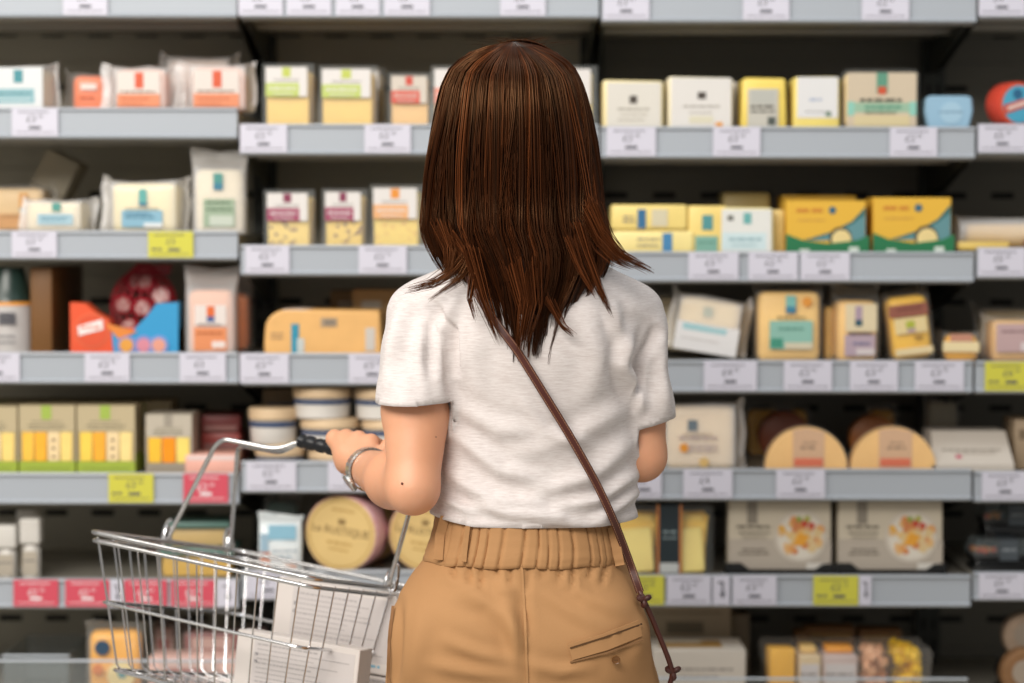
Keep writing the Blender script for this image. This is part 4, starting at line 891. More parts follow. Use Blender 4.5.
def deck_pk(name, label, cat, x0, yt, x1, dy, group=None, rz=0.0):
    Y = FRONT - .04 + dy; a, c = at(x0, 300, Y).x, at(x1, 300, Y).x; z = at((x0 + x1) / 2, yt, Y).z
    return thing(name, label, cat, (((a + c) / 2), Y, BZ + .0008), (0, 0, rz), group), c - a, z - BZ
t, w, h = deck_pk('cheese_bag', 'golden cheese bag with blue logo standing in the clear bin', 'cheese bag', 84, 626, 142, .03, rz=R(6))
film_pack(t, w, h * .95, .06, 'e0ac58', axis='z', fin=.008, seed=71, bulge=.06, film=mat('thin_film', 'f0ece4', .15, alpha=.10))
m = MB(); m.disc(-w * .22, h * .72, w * .13, -.005, -.003, ink('31506c')); m.disc(w * .1, h * .36, w * .24, -.005, -.003, ink('efd99a')); m.disc(w * .12, h * .38, w * .08, -.0058, -.003, ink('5f9aa0')); m.disc(-w * .3, h * .44, w * .1, -.0054, -.003, ink('dd7a34'), n=8); m.words(-w * .3, w * .3, h * .2, .004, ink('b07a34'), -.004, seed=3); m.build('logo_print', t)
t, w, h = deck_pk('cheese_bag', 'pale yellow bag lying behind the golden cheese bag', 'cheese bag', 86, 640, 122, .12, rz=R(12)); film_pack(t, w, h, .06, 'cdbb7c', axis='z', fin=.006, seed=72)
t, w, h = deck_pk('snack_crate', 'low clear crate in the dark end of the bottom deck', 'crate', 0, 655, 66, .04)
m = MB(); m.box(-w / 2, 0, 0, w / 2, .003, h, SMOKE); m.box(-w / 2, .2, 0, w / 2, .203, h, SMOKE); m.box(-w / 2, 0, 0, -w / 2 + .003, .2, h, SMOKE); m.box(w / 2 - .003, 0, 0, w / 2, .2, h, SMOKE); m.box(-w / 2, 0, 0, w / 2, .2, .004, SMOKE); m.build('crate_walls', t)
m = MB(); m.rbox(-w / 2 - .002, -.003, h - .004, w / 2 + .002, 0, h, RAIL_EDGE, r=.001, seg=1); m.build('rim', t)
GM = 'meat packs on the bottom deck'
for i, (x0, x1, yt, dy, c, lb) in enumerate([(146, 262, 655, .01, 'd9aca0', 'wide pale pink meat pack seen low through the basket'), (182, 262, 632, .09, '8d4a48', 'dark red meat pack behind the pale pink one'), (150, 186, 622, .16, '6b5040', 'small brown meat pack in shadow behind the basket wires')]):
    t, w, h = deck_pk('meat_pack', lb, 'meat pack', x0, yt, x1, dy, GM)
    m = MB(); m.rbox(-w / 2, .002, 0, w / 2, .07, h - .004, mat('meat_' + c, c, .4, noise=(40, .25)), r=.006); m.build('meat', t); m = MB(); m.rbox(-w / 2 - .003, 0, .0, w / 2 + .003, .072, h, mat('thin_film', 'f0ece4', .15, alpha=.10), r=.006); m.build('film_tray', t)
    lab(t, w, h, .1, .5, .6, .9, 'd8b8ae', [(.1, .2, .8, .6, 'b5706a')], y=-.001)
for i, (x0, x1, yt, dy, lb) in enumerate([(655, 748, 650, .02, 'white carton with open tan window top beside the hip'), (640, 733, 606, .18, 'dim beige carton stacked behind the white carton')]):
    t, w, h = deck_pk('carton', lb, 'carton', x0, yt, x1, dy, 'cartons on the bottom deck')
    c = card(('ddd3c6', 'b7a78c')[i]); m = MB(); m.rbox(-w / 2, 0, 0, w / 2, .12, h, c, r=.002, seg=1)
    if i == 0: m.box(-w * .42, .02, h, w * .26, .09, h + .0006, ink('b58a4a')); m.box(-w * .42, .06, h, w * .05, .09, h + .001, ink('d9ccb4')); m.words(-w * .3, w * .36, h * .62, .004, ink('9a9088'), 0, seed=2); m.words(-w * .3, w * .2, h * .5, .003, ink('a99f96'), 0, seed=4)
    else: m.box(-w * .2, -.0006, h * .66, w * .2, 0, h * .8, ink('7d7059')); m.words(-w * .4, w * .4, h * .9, .003, ink('8a7d64'), 0, seed=3)
    m.build('box', t)
    if i == 1: m = MB(); m.rbox(w * .52, .03, 0, w * .72, .1, h * .86, card('8a7c66'), r=.003); m.build('side_flap', t)
t, w, h = deck_pk('snack_tray', 'clear tray of cubed cheeses and wrapped crackers on the bottom deck', 'snack tray', 768, 649, 936, .02)
hh = h; m = MB(); m.loft([[(sx * w * k, .06 + sy * .06 * k * 2, z) for sx, sy in ((-1, -1), (1, -1), (1, 1), (-1, 1))] for k, z in ((.47, 0), (.5, hh * .9), (.485, hh))], mat('thin_film', 'f0ece4', .15, alpha=.10)); m.build('clear_tray', t)
for j, (u0, u1, c, kind) in enumerate([(-.47, -.32, 'efb54c', 'stack'), (-.30, -.16, 'd8c5a6', 'wrap'), (-.15, .06, 'c9b9b4', 'wrap'), (.10, .25, 'e4b99a', 'nut'), (.29, .45, 'f0bd20', 'cube')]):
    m = MB(); rnd = random.Random(j); cm = cheese(c)
    if kind == 'stack':
        for k in range(4): m.rbox(u0 * w, .01 + k * .02, .004, u1 * w, .028 + k * .02, hh * (.98 - .02 * k), cm, r=.003)
    elif kind == 'wrap':
        m.rbox(u0 * w, .012, .004, u1 * w, .09, hh * .86, cm, r=.005, seg=3); m.box(u0 * w + .004, .0108, hh * .2, u1 * w - .004, .0122, hh * .7, ink('ddd6d6')); m.words(u0 * w + .004, u1 * w - .005, hh * .5, .004, ink('8a8486'), .0108, seed=j); m.rbox(u0 * w + .006, .03, hh * .86, u1 * w - .006, .08, hh * .98, cheese(('e8c88a', 'f0a03a')[j - 1]), r=.004)
    else:
        for k in range(64): m.rbox(-.008, -.008, -.007, .008, .008, .007, cm, r=.003, M=Matrix.Translation((rnd.uniform(u0 * w + .006, u1 * w - .006), rnd.uniform(.014, .1), rnd.uniform(.01, hh * .92))) @ Euler((rnd.random(), rnd.random(), rnd.random())).to_matrix().to_4x4())
        if kind == 'nut':
            for k in range(10): m.disc(rnd.uniform(u0 * w, u1 * w), rnd.uniform(.02, hh * .9), .003, .004, .006, ink('8a5a44'), n=7)
    m.build(('cheese_stack', 'wrapped_crackers', 'wrapped_crackers', 'nut_pieces', 'cheese_cubes')[j], t)
for i, (x0, x1, y0) in enumerate([(808, 858, 628), (862, 905, 630), (798, 834, 632)]):
    t, w, h = deck_pk('carton', ['brown card pack standing behind the snack tray, middle one', 'brown card pack standing behind the yellow cubes', 'brown card pack standing behind the stacked amber slices'][i], 'carton', x0, y0, x1, .19, 'brown packs behind the snack tray'); m = MB(); m.rbox(-w / 2, 0, 0, w / 2, .05, h, card('8d6230'), r=.003); m.box(-w * .4, -.0006, h * .8, w * .4, 0, h * .9, ink('a9803c')); m.build('box', t)
for i, (x0, x1, yt, c, dy) in enumerate([(1008, 1056, 614, 'a8917c', .10), (1006, 1058, 650, '86603c', .0)]):
    t, w, h = deck_pk('round_cheese', ['pale floury round cheese on edge at the photo edge', 'brown round cheese on edge in front of the floury one'][i], 'round cheese', x0, yt, x1, dy, 'round cheeses on the bottom deck')
    rr = w / 2; zs = h - 2 * rr; t.location.z += zs
    m = MB(); m.lathe([(rr * .9, -.04), (rr, -.034), (rr, -.004), (rr * .92, 0), (.001, .001)], mat('rind_' + c, c, .6, noise=(60, .3)), M=Matrix.Translation((0, 0, rr)) @ Matrix.Rotation(R(90), 4, 'X')); m.build('rind', t); m = MB(); m.disc(-rr * .1, rr * 1.1, rr * .5, -.002, 0, ink('a89684')); m.build('label', t)
    p_ = thing('food_tray', ['stack of black trays under the floury round cheese', 'stack of black trays under the brown round cheese'][i], 'food tray', (t.location.x, t.location.y, BZ + .0008), (0, 0, 0), GF); n_ = max(1, int(zs / .03)); hs = (zs - .001) / n_
    m = MB()
    for k in range(n_): m.rbox(-w * .6, -.006, k * hs, w * .6, .05, k * hs + hs * .6, BLACKP, r=.004); m.rbox(-w * .54, 0, k * hs + hs * .6, w * .54, .046, (k + 1) * hs, mat('black_lid', '1a1c1e', .15), r=.004)
    m.build('tray', p_)
# ------------------------------------------------------------------ implicit surfaces for the figure and her clothes
class Field:
    def __init__(s, xs, ys, zs):
        s.ax = [np.asarray(a, dtype=np.float32) for a in (xs, ys, zs)]
        s.d = np.full([len(a) for a in s.ax], 0.5, dtype=np.float32)
    def sub(s, lo, hi):
        sl = []
        for a, l, h in zip(s.ax, lo, hi):
            i = max(0, int(np.searchsorted(a, l)) - 1); j = min(len(a), int(np.searchsorted(a, h)) + 1)
            sl.append(slice(i, max(j, i + 1)))
        sl = tuple(sl)
        return sl, s.ax[0][sl[0]][:, None, None], s.ax[1][sl[1]][None, :, None], s.ax[2][sl[2]][None, None, :]
    def blend(s, sl, dd, k, op='u'):
        d = s.d[sl]
        if op == 'u':
            if k > 0:
                h = np.clip(0.5 + 0.5 * (d - dd) / k, 0, 1); s.d[sl] = d * (1 - h) + dd * h - k * h * (1 - h)
            else: s.d[sl] = np.minimum(d, dd)
        elif op == 'cut':
            if k > 0:
                h = np.clip(0.5 - 0.5 * (d + dd) / k, 0, 1); s.d[sl] = d * (1 - h) - dd * h + k * h * (1 - h)
            else: s.d[sl] = np.maximum(d, -dd)
    def cone(s, a, b, r1, r2, k=0.01, flat=None, op='u'):
        """tapered limb from a to b; flat = (axis, factor) squeezes the section"""
        a, b = np.array(a, np.float32), np.array(b, np.float32); m = max(r1, r2) * (1.0 if flat is None else max(1, 1 / flat[1] if flat[1] < 1 else 1)) + 0.03 + k
        sl, X_, Y_, Z_ = s.sub(np.minimum(a, b) - m, np.maximum(a, b) + m)
        ba = b - a; px, py, pz = X_ - a[0], Y_ - a[1], Z_ - a[2]
        t = np.clip((px * ba[0] + py * ba[1] + pz * ba[2]) / max(1e-9, float(ba @ ba)), 0, 1)
        qx, qy, qz = px - t * ba[0], py - t * ba[1], pz - t * ba[2]
        if flat is not None:
            ax = np.array(flat[0], np.float32); ax = ax / np.linalg.norm(ax); dp = qx * ax[0] + qy * ax[1] + qz * ax[2]; c = 1 / flat[1] - 1
            qx, qy, qz = qx + c * dp * ax[0], qy + c * dp * ax[1], qz + c * dp * ax[2]
        dd = np.sqrt(qx * qx + qy * qy + qz * qz) - (r1 + (r2 - r1) * t)
        s.blend(sl, dd, k, op)
    def chain(s, pts, rs, k=0.008, flat=None):
        for i in range(len(pts) - 1): s.cone(pts[i], pts[i + 1], rs[i], rs[i + 1], k, flat)
    def ell(s, c, r, k=0.01, op='u'):
        c, r = np.array(c, np.float32), np.array(r, np.float32)
        sl, X_, Y_, Z_ = s.sub(c - r - 0.04 - k, c + r + 0.04 + k)
        q = np.sqrt(((X_ - c[0]) / r[0]) ** 2 + ((Y_ - c[1]) / r[1]) ** 2 + ((Z_ - c[2]) / r[2]) ** 2)
        s.blend(sl, (q - 1) * float(r.min()), k, op)
    def loft(s, prof, k=0.02, e=2.2):
        """prof rows (z, cx, cy, a, b), z rising"""
        P = np.array(sorted(prof), np.float32); z0, z1 = P[0, 0], P[-1, 0]; m = 0.05
        lo = (float((P[:, 1] - P[:, 3]).min()) - m, float((P[:, 2] - P[:, 4]).min()) - m, z0 - m); hi = (float((P[:, 1] + P[:, 3]).max()) + m, float((P[:, 2] + P[:, 4]).max()) + m, z1 + m)
        sl, X_, Y_, Z_ = s.sub(lo, hi); zz = s.ax[2][sl[2]]
        cx, cy, a, b = [smooth_interp(zz, P[:, 0], P[:, i])[None, None, :].astype(np.float32) for i in (1, 2, 3, 4)]
        q = (np.abs((X_ - cx) / a) ** e + np.abs((Y_ - cy) / b) ** e) ** (1 / e)
        dd = (q - 1) * np.minimum(a, b)
        dd = np.maximum(dd, np.maximum(z0 - Z_, Z_ - z1))
        s.blend(sl, dd, k)
    def mesh(s):
        d = s.d; ax = s.ax; ins = d < 0
        cnt = np.zeros([n - 1 for n in d.shape], np.int8)
        sh = [(i, j, k) for i in (0, 1) for j in (0, 1) for k in (0, 1)]
        cut = lambda A, o: A[o[0]:A.shape[0] - 1 + o[0], o[1]:A.shape[1] - 1 + o[1], o[2]:A.shape[2] - 1 + o[2]]
        for o in sh: cnt += cut(ins, o)
        act = np.argwhere((cnt > 0) & (cnt < 8)); idx = np.full(cnt.shape, -1, np.int32)
        idx[tuple(act.T)] = np.arange(len(act))
        val = {o: d[act[:, 0] + o[0], act[:, 1] + o[1], act[:, 2] + o[2]] for o in sh}
        pos = {o: np.stack([ax[q][act[:, q] + o[q]] for q in range(3)], 1) for o in sh}
        acc = np.zeros((len(act), 3)); n = np.zeros(len(act))
        for o in sh:
            for q in range(3):
                if o[q]: continue
                p = list(o); p[q] = 1; p = tuple(p)
                va, vb = val[o], val[p]; cr = (va < 0) != (vb < 0); t = np.where(cr, va / np.where(cr, va - vb, 1), 0)[:, None]
                acc += np.where(cr[:, None], pos[o] * (1 - t) + pos[p] * t, 0); n += cr
        V = acc / n[:, None]; F = []
        for q in range(3):
            a_, b_ = [(1, 2), (2, 0), (0, 1)][q]
            s0 = [slice(None)] * 3; s1 = [slice(None)] * 3; s0[q] = slice(0, -1); s1[q] = slice(1, None)
            i0, i1 = ins[tuple(s0)], ins[tuple(s1)]; e = np.argwhere(i0 != i1)
            e = e[(e[:, a_] > 0) & (e[:, b_] > 0) & (e[:, a_] < d.shape[a_] - 1) & (e[:, b_] < d.shape[b_] - 1)]
            quad = []
            for da, db in ((-1, -1), (0, -1), (0, 0), (-1, 0)):
                c = e.copy(); c[:, a_] += da; c[:, b_] += db; quad.append(idx[tuple(c.T)])
            quad = np.stack(quad, 1); fl = ~i0[tuple(e.T)]
            quad[fl] = quad[fl][:, ::-1]; F.append(quad)
        return V, np.concatenate(F)
def smooth_interp(x, xp, fp):
    """piecewise cubic through the given stations"""
    xp = np.asarray(xp, float); fp = np.asarray(fp, float)
    m = np.gradient(fp, xp); i = np.clip(np.searchsorted(xp, x) - 1, 0, len(xp) - 2); h = xp[i + 1] - xp[i]; t = np.clip((x - xp[i]) / h, 0, 1)
    return fp[i] * (2 * t ** 3 - 3 * t ** 2 + 1) + fp[i + 1] * (3 * t ** 2 - 2 * t ** 3) + h * (m[i] * (t ** 3 - 2 * t ** 2 + t) + m[i + 1] * (t ** 3 - t ** 2))
def np_obj(name, V, F, m, parent=None):
    me = bpy.data.meshes.new(name)
    me.vertices.add(len(V)); me.vertices.foreach_set('co', np.asarray(V, np.float32).ravel())
    me.loops.add(F.size); me.loops.foreach_set('vertex_index', F.astype(np.int32).ravel())
    me.polygons.add(len(F)); me.polygons.foreach_set('loop_start', np.arange(0, F.size, F.shape[1], dtype=np.int32)); me.polygons.foreach_set('loop_total', np.full(len(F), F.shape[1], np.int32))
    me.polygons.foreach_set('use_smooth', np.ones(len(F), bool)); me.update(calc_edges=True); me.validate()
    if m: me.materials.append(m)
    o = bpy.data.objects.new(name, me); COL.objects.link(o)
    if parent is not None: o.parent = parent
    return o
def grad(lo, hi, h, fine=()):
    """grid stations of step h, finer inside the given (from, to, step) spans"""
    out = [lo]
    while out[-1] < hi:
        st = h
        for a, b, f in fine:
            if a - h <= out[-1] <= b: st = f
        out.append(out[-1] + st)
    return out
def normals(V, F):
    n = np.zeros_like(V); a, b, c = V[F[:, 0]], V[F[:, 1]], V[F[:, 2]]; d = V[F[:, 3]]
    fn = np.cross(c - a, d - b)
    for k in range(4): np.add.at(n, F[:, k], fn)
    return n / np.maximum(1e-12, np.linalg.norm(n, axis=1))[:, None]
def relax(V, F, it=2, lam=0.5):
    for _ in range(it):
        s_ = np.zeros_like(V); c = np.zeros(len(V))
        for k in range(4):
            a, b = F[:, k], F[:, (k + 1) % 4]
            np.add.at(s_, a, V[b]); np.add.at(c, a, 1); np.add.at(s_, b, V[a]); np.add.at(c, b, 1)
        V = V + lam * (s_ / np.maximum(c, 1)[:, None] - V)
    return V
def folds(V, N, lines, yc):
    """soft creases on the back: lines of (points in the photograph, width, height) laid on the cloth"""
    out = np.zeros(len(V)); back = V[:, 1] < yc
    # picture position of each vertex, to read where on the cloth the crease runs
    inv = np.array(CM.inverted()); P = V @ inv[:3, :3].T + inv[:3, 3]; U = np.stack([512 + F_PX * P[:, 0] / -P[:, 2], 341.5 - F_PX * P[:, 1] / -P[:, 2]], 1)
    for pts, wd_, amp in lines:
        best = np.full(len(V), 1e9); bt = np.zeros(len(V)); n = len(pts) - 1
        for i in range(n):
            a, b = np.array(pts[i], float), np.array(pts[i + 1], float); ab = b - a
            t = np.clip(((U - a) @ ab) / (ab @ ab), 0, 1); dd = np.linalg.norm(U - a - t[:, None] * ab, axis=1)
            c = dd < best; best[c] = dd[c]; bt[c] = (i + t[c]) / n
        taper = np.sin(np.pi * np.clip(bt * .92 + .04, 0, 1)) ** .6
        g = best / wd_
        out += amp * taper * (np.exp(-g * g) - .45 * np.exp(-(g - 1.9) ** 2))
    return V + N * (out * back)[:, None]
def at3(px, py, Y): return np.array(at(px, py, Y))

SKIN = bpy.data.materials.new('skin'); SKIN.use_nodes = True
nt = SKIN.node_tree; b = nt.nodes['Principled BSDF']; tc = nt.nodes.new('ShaderNodeTexCoord')
n1 = nt.nodes.new('ShaderNodeTexNoise'); n1.inputs['Scale'].default_value = 16; n1.inputs['Detail'].default_value = 5
nt.links.new(tc.outputs['Object'], n1.inputs['Vector'])
mx = nt.nodes.new('ShaderNodeMix'); mx.data_type = 'RGBA'; mx.inputs[6].default_value = lin('d59671'); mx.inputs[7].default_value = lin('e0a786')
nt.links.new(n1.outputs[0], mx.inputs[0]); nt.links.new(mx.outputs[2], b.inputs['Base Color'])
b.inputs['Roughness'].default_value = .48; b.inputs['Subsurface Weight'].default_value = .12; b.inputs['Subsurface Radius'].default_value = (.01, .004, .002); b.inputs['Subsurface Scale'].default_value = 1.0
n2 = nt.nodes.new('ShaderNodeTexNoise'); n2.inputs['Scale'].default_value = 220; bp = nt.nodes.new('ShaderNodeBump'); bp.inputs['Strength'].default_value = .08; bp.inputs['Distance'].default_value = .001
nt.links.new(tc.outputs['Object'], n2.inputs['Vector']); nt.links.new(n2.outputs[0], bp.inputs['Height']); nt.links.new(bp.outputs[0], b.inputs['Normal'])

YB = 3.27                                          # depth of the middle of her body
# joints
shL, elL, wrL = at3(420, 318, YB), at3(413, 488, 3.19), at3(366, 468, 3.395)
shR, elR, wrR = at3(632, 318, YB + .02), at3(641, 456, 3.285), at3(596, 425, 3.50)
hipL, hipR = at3(462, 655, YB), at3(586, 655, YB)
headC = at3(513, 118, YB + .015)
# ---------------- handle grip the fist closes on
GR_C = at3(360, 455, 3.45)                       # centre of the fist on the grip
GR_D = np.array((-.80, .56, .13)); GR_D /= np.linalg.norm(GR_D)       # along the grip, towards its free end
fw = wrL - elL; fw /= np.linalg.norm(fw)

fld = Field(grad(-.30, .26, .0055, [(GR_C[0] - .065, GR_C[0] + .075, .0022)]), grad(3.06, 3.66, .0055, [(GR_C[1] - .06, GR_C[1] + .06, .0022)]), grad(-.005, 1.68, .0055, [(GR_C[2] - .075, GR_C[2] + .05, .0022)]))
# head with face, looking at the shelves
hx, hy, hz = headC
fld.ell((hx, hy, hz + .006), (.072, .092, .086), .02)
fld.ell((hx, hy + .035, hz - .055), (.052, .055, .062), .035)            # jaw
fld.ell((hx, hy + .068, hz - .092), (.024, .020, .018), .025)            # chin
fld.cone((hx, hy + .092, hz + .005), (hx, hy + .106, hz - .03), .008, .012, .012)   # nose
for s_ in (-1, 1):
    fld.ell((hx + s_ * .031, hy + .094, hz + .006), (.016, .010, .010), .008, 'cut')   # eye sockets
    fld.ell((hx + s_ * .031, hy + .077, hz + .005), (.013, .012, .012), .003)          # eyes
    fld.ell((hx + s_ * .03, hy + .083, hz + .026), (.022, .008, .006), .012)           # brows
    fld.ell((hx + s_ * .076, hy - .002, hz - .012), (.008, .018, .031), .008)          # ears
fld.ell((hx, hy + .088, hz - .056), (.022, .010, .006), .006); fld.ell((hx, hy + .088, hz - .067), (.019, .010, .007), .006)   # lips
# neck and trunk
nb = at3(522, 268, YB - .012)
fld.cone((hx, hy - .012, hz - .07), nb, .052, .058, .03)
def zp(py, Y=YB): return float(at3(512, py, Y)[2])
def row(py, xl, xr, cy, b, Y=YB, inset=0.0):
    a0, a1 = at3(xl, py, Y), at3(xr, py, Y); return (float(a0[2]), float(a0[0] + a1[0]) / 2, cy, float(a1[0] - a0[0]) / 2 - inset, b)
body_rows = [row(268, 470, 586, YB, .055), row(290, 418, 636, YB - .004, .075), row(330, 430, 640, YB - .008, .093), row(400, 446, 634, YB - .002, .090), row(470, 450, 630, YB, .084), row(520, 446, 612, YB, .084), row(570, 420, 628, YB, .094), row(640, 400, 642, YB - .006, .110), row(700, 398, 650, YB, .100)]
fld.loft([(z, cx, cy, a - .010, b - .010) for z, cx, cy, a, b in body_rows], .02)
for sh, el, wr, up in ((shL, elL, wrL, (.039, .0450, .0335)), (shR, elR, wrR, (.036, .041, .033))):
    fld.cone(nb, sh, .040, .034, .03)
    mid = sh * .45 + el * .55
    fld.chain([sh, mid, el], [up[0], up[1], up[2]], .012)
    fm = el * .60 + wr * .40
    fld.chain([el, fm, wr], [up[2], up[2] * 1.13, .0258], .014, flat=None)
# legs and feet
for hp, sx in ((hipL, -1), (hipR, 1)):
    kn = np.array((hp[0] + sx * .006, YB + .02, .47)); an = np.array((hp[0] + sx * .01, YB - .005, .085))
    fld.chain([hp, (hp + kn) / 2, kn, (kn * .6 + an * .4) + np.array((0, -.018, 0)), an], [.082, .074, .052, .050, .034], .02)
    fld.chain([an + np.array((0, -.03, -.045)), an + np.array((0, .10, -.052))], [.030, .026], .03, flat=((0, 0, 1), .8))
# ---------------- the hand closed on the grip
pd = np.array((0, 0, 1.0)); upn = pd - GR_D * (pd @ GR_D); upn /= np.linalg.norm(upn)      # up, square to the grip
fo = np.cross(GR_D, upn); fo = fo if fo[1] > 0 else -fo                                   # away from her, square to the grip
rg = .0105                                                                               # grip radius
def gp(s_, ang, r):  # point round the grip: s_ along it, ang from up towards the far side
    return GR_C + GR_D * s_ + (upn * math.cos(ang) + fo * math.sin(ang)) * r
rf = .0088
fing = [(.031, .0078, 1.00), (.0105, .0086, 1.04), (-.0105, .0088, 1.06), (-.0305, .0084, 1.0)]     # little, ring, middle, index along the grip
kn_ = []
for i, (s_, r_, ln) in enumerate(fing):
    k0 = gp(s_, R(-42 + 4 * i), rg + r_ + .013 + .002 * (i in (1, 2)))       # knuckle, above and on her side
    a = [k0] + [gp(s_ - .001 * j, R(an_), rg + r_ * q) for j, (an_, q) in enumerate(((18, 1.15), (62, 1.0), (112, .95), (160, .92), (212, .9), (248, .85)))]
    rr_ = [r_ * 1.08, r_ * 1.02, r_, r_ * .98, r_ * .94, r_ * .88, r_ * .80]
    fld.chain(a, rr_, .0022)
    kn_.append(k0)
# back of the hand from wrist to knuckles
for i, k0 in enumerate(kn_):
    base = wrL + GR_D * (fing[i][0] * .52) + np.array((0, 0, .004))
    fld.cone(base, k0 - fo * .004 - upn * .004, .0165, .0118, .009)
fld.ell(kn_[0] * .5 + wrL * .5 + GR_D * .006 - upn * .010, (.019, .022, .024), .012)      # heel of the little finger side
tb = wrL - GR_D * .018 + fo * .018 + np.array((.0, 0, .004))                                # thumb leaves the side of the palm
tpts = [tb, gp(-.052, R(-105), rg + .024), gp(-.059, R(-68), rg + .020), gp(-.058, R(-25), rg + .018), gp(-.052, R(8), rg + .017)]
fld.chain(tpts, [.0150, .0125, .0102, .0098, .0082], .004)
# ---------------- the other hand, relaxed, in front of her
hd = wrR - elR; hd /= np.linalg.norm(hd); si = np.array((1, 0, 0)) - hd * hd[0]; si /= np.linalg.norm(si); dn = np.cross(hd, si); dn = dn if dn[2] < 0 else -dn
for i, o_ in enumerate((-.027, -.009, .009, .026)):
    p0 = wrR + hd * .075 + si * o_; fld.cone(wrR + si * o_ * .5, p0, .014, .0105, .008)
    L = (.062, .072, .076, .066)[i]
    fld.chain([p0, p0 + hd * L * .5 + dn * .008, p0 + hd * L * .8 + dn * .026, p0 + hd * L * .92 + dn * .046], [.0095, .0088, .008, .007], .003)
fld.chain([wrR - si * .014 + hd * .02, wrR - si * .045 + hd * .055 + dn * .01, wrR - si * .05 + hd * .085 + dn * .02], [.014, .0105, .008], .005)
V, F = fld.mesh(); V = relax(V, F, 1, .3)
person = np_obj('person', V, F, SKIN)
tag(person, 'person seen from behind in white tee and tan trousers, gripping a wire basket handle', 'person')
mm = MB()
for px, py, rr in ((402, 483.5, .0017), (436, 437, .0009)):
    # small moles on the arm
    o_ = at3(px, py, 3.0); c_ = np.array(CM.translation); d_ = o_ - c_; d_ /= np.linalg.norm(d_)
    ray = V - c_; t_ = ray @ d_; off = np.linalg.norm(ray - t_[:, None] * d_, axis=1); cand = np.where(off < .006)[0]
    p_ = V[cand[np.argmin(t_[cand])]]
    p_ = c_ + d_ * (float((p_ - c_) @ d_))
    T = Matrix.Translation(Vector(p_)); mm.lathe([(rr * .3, -rr * .6), (rr, -rr * .2), (rr, rr * .2), (rr * .3, rr * .6)], mat('mole', '6b3f2c', .6), n=10, M=T @ Matrix.Rotation(R(90), 4, 'X'))
mo = mm.build('moles', person)

# ------------------------------------------------------------------ T-shirt
TEE = bpy.data.materials.new('slub_jersey'); TEE.use_nodes = True
nt = TEE.node_tree; b = nt.nodes['Principled BSDF']; tc = nt.nodes.new('ShaderNodeTexCoord'); mp = nt.nodes.new('ShaderNodeMapping')
mp.inputs['Scale'].default_value = (40, 40, 330); nt.links.new(tc.outputs['Object'], mp.inputs[0])
n1 = nt.nodes.new('ShaderNodeTexNoise'); n1.inputs['Scale'].default_value = 1.6; n1.inputs['Detail'].default_value = 6; n1.inputs['Roughness'].default_value = .7; nt.links.new(mp.outputs[0], n1.inputs['Vector'])
rp = nt.nodes.new('ShaderNodeValToRGB'); rp.color_ramp.elements[0].position = .33; rp.color_ramp.elements[1].position = .62
rp.color_ramp.elements[0].color = lin('c9bfbc'); rp.color_ramp.elements[1].color = lin('dcd5d3'); nt.links.new(n1.outputs[0], rp.inputs[0]); nt.links.new(rp.outputs[0], b.inputs['Base Color'])
b.inputs['Roughness'].default_value = .85; b.inputs['Specular IOR Level'].default_value = .2; b.inputs['Sheen Weight'].default_value = .15
bp = nt.nodes.new('ShaderNodeBump'); bp.inputs['Strength'].default_value = .12; bp.inputs['Distance'].default_value = .0008; nt.links.new(n1.outputs[0], bp.inputs['Height']); nt.links.new(bp.outputs[0], b.inputs['Normal'])
sf = Field(grad(-.24, .27, .005), grad(3.08, 3.46, .005), grad(zp(545) - .01, zp(235), .005))
tee_rows = [row(266, 468, 590, YB, .060), row(280, 430, 622, YB - .002, .074), row(300, 416, 640, YB - .006, .088), row(335, 426, 640, YB - .008, .100), row(400, 443, 632, YB - .004, .098), row(450, 441, 636, YB, .095), row(490, 438, 638, YB + .002, .101), row(514, 427, 638, YB + .002, .107), row(530, 425, 637, YB + .002, .107), row(545, 425, 636, YB + .002, .105)]
sf.loft(tee_rows, .015)
sf.cone(nb + np.array((0, .002, .006)), shL + np.array((.004, 0, -.002)), .054, .046, .03); sf.cone(nb + np.array((0, .002, .006)), shR + np.array((-.004, 0, -.002)), .054, .046, .03)
cuL, cuR = at3(413, 420, 3.20), at3(645, 436, 3.29)
sf.chain([shL, at3(417, 352, 3.24), at3(414, 398, 3.215), cuL], [.0455, .0470, .0480, .0490], .018)
sf.chain([shR + np.array((-.003, 0, 0)), at3(634, 360, YB + .015), at3(639, 398, 3.28), cuR], [.0435, .0440, .0450, .0455], .018)
# neck opening, cuffs and hem are cut clean
V, F = sf.mesh(); V = relax(V, F, 2, .4)
def keep(V, F, mask_v):
    mf = mask_v[F].all(axis=1); F = F[mf]; u = np.unique(F); ren = np.full(len(V), -1); ren[u] = np.arange(len(u)); return V[u], ren[F]
dL = cuL - at3(415, 370, 3.245); dL /= np.linalg.norm(dL); dR = cuR - at3(636, 370, YB + .01); dR /= np.linalg.norm(dR)
dL = np.array((.03, .06, -1.0)); dR = np.array((.26, .05, -1.0)); dL /= np.linalg.norm(dL); dR /= np.linalg.norm(dR)
cutL, cutR = at3(413, 402, 3.20), at3(655, 421, 3.285)
sideL = (V[:, 0] < float(at3(452, 400, 3.23)[0])) & (V[:, 2] > zp(470)); sideR = (V[:, 0] > float(at3(630, 400, 3.28)[0])) & (V[:, 2] > zp(470))
def tq(V):
    P = np.array(sorted(tee_rows)); z = np.clip(V[:, 2], P[0, 0], P[-1, 0]); cx, cy, a_, b_ = [smooth_interp(z, P[:, 0], P[:, i]) for i in (1, 2, 3, 4)]
    return ((np.abs((V[:, 0] - cx) / a_) ** 2.2 + np.abs((V[:, 1] - cy) / b_) ** 2.2) ** (1 / 2.2) - 1) * np.minimum(a_, b_)
out_t = tq(V) > .0085
aL = (cuL - shL) / np.linalg.norm(cuL - shL); aR = (cuR - shR) / np.linalg.norm(cuR - shR)
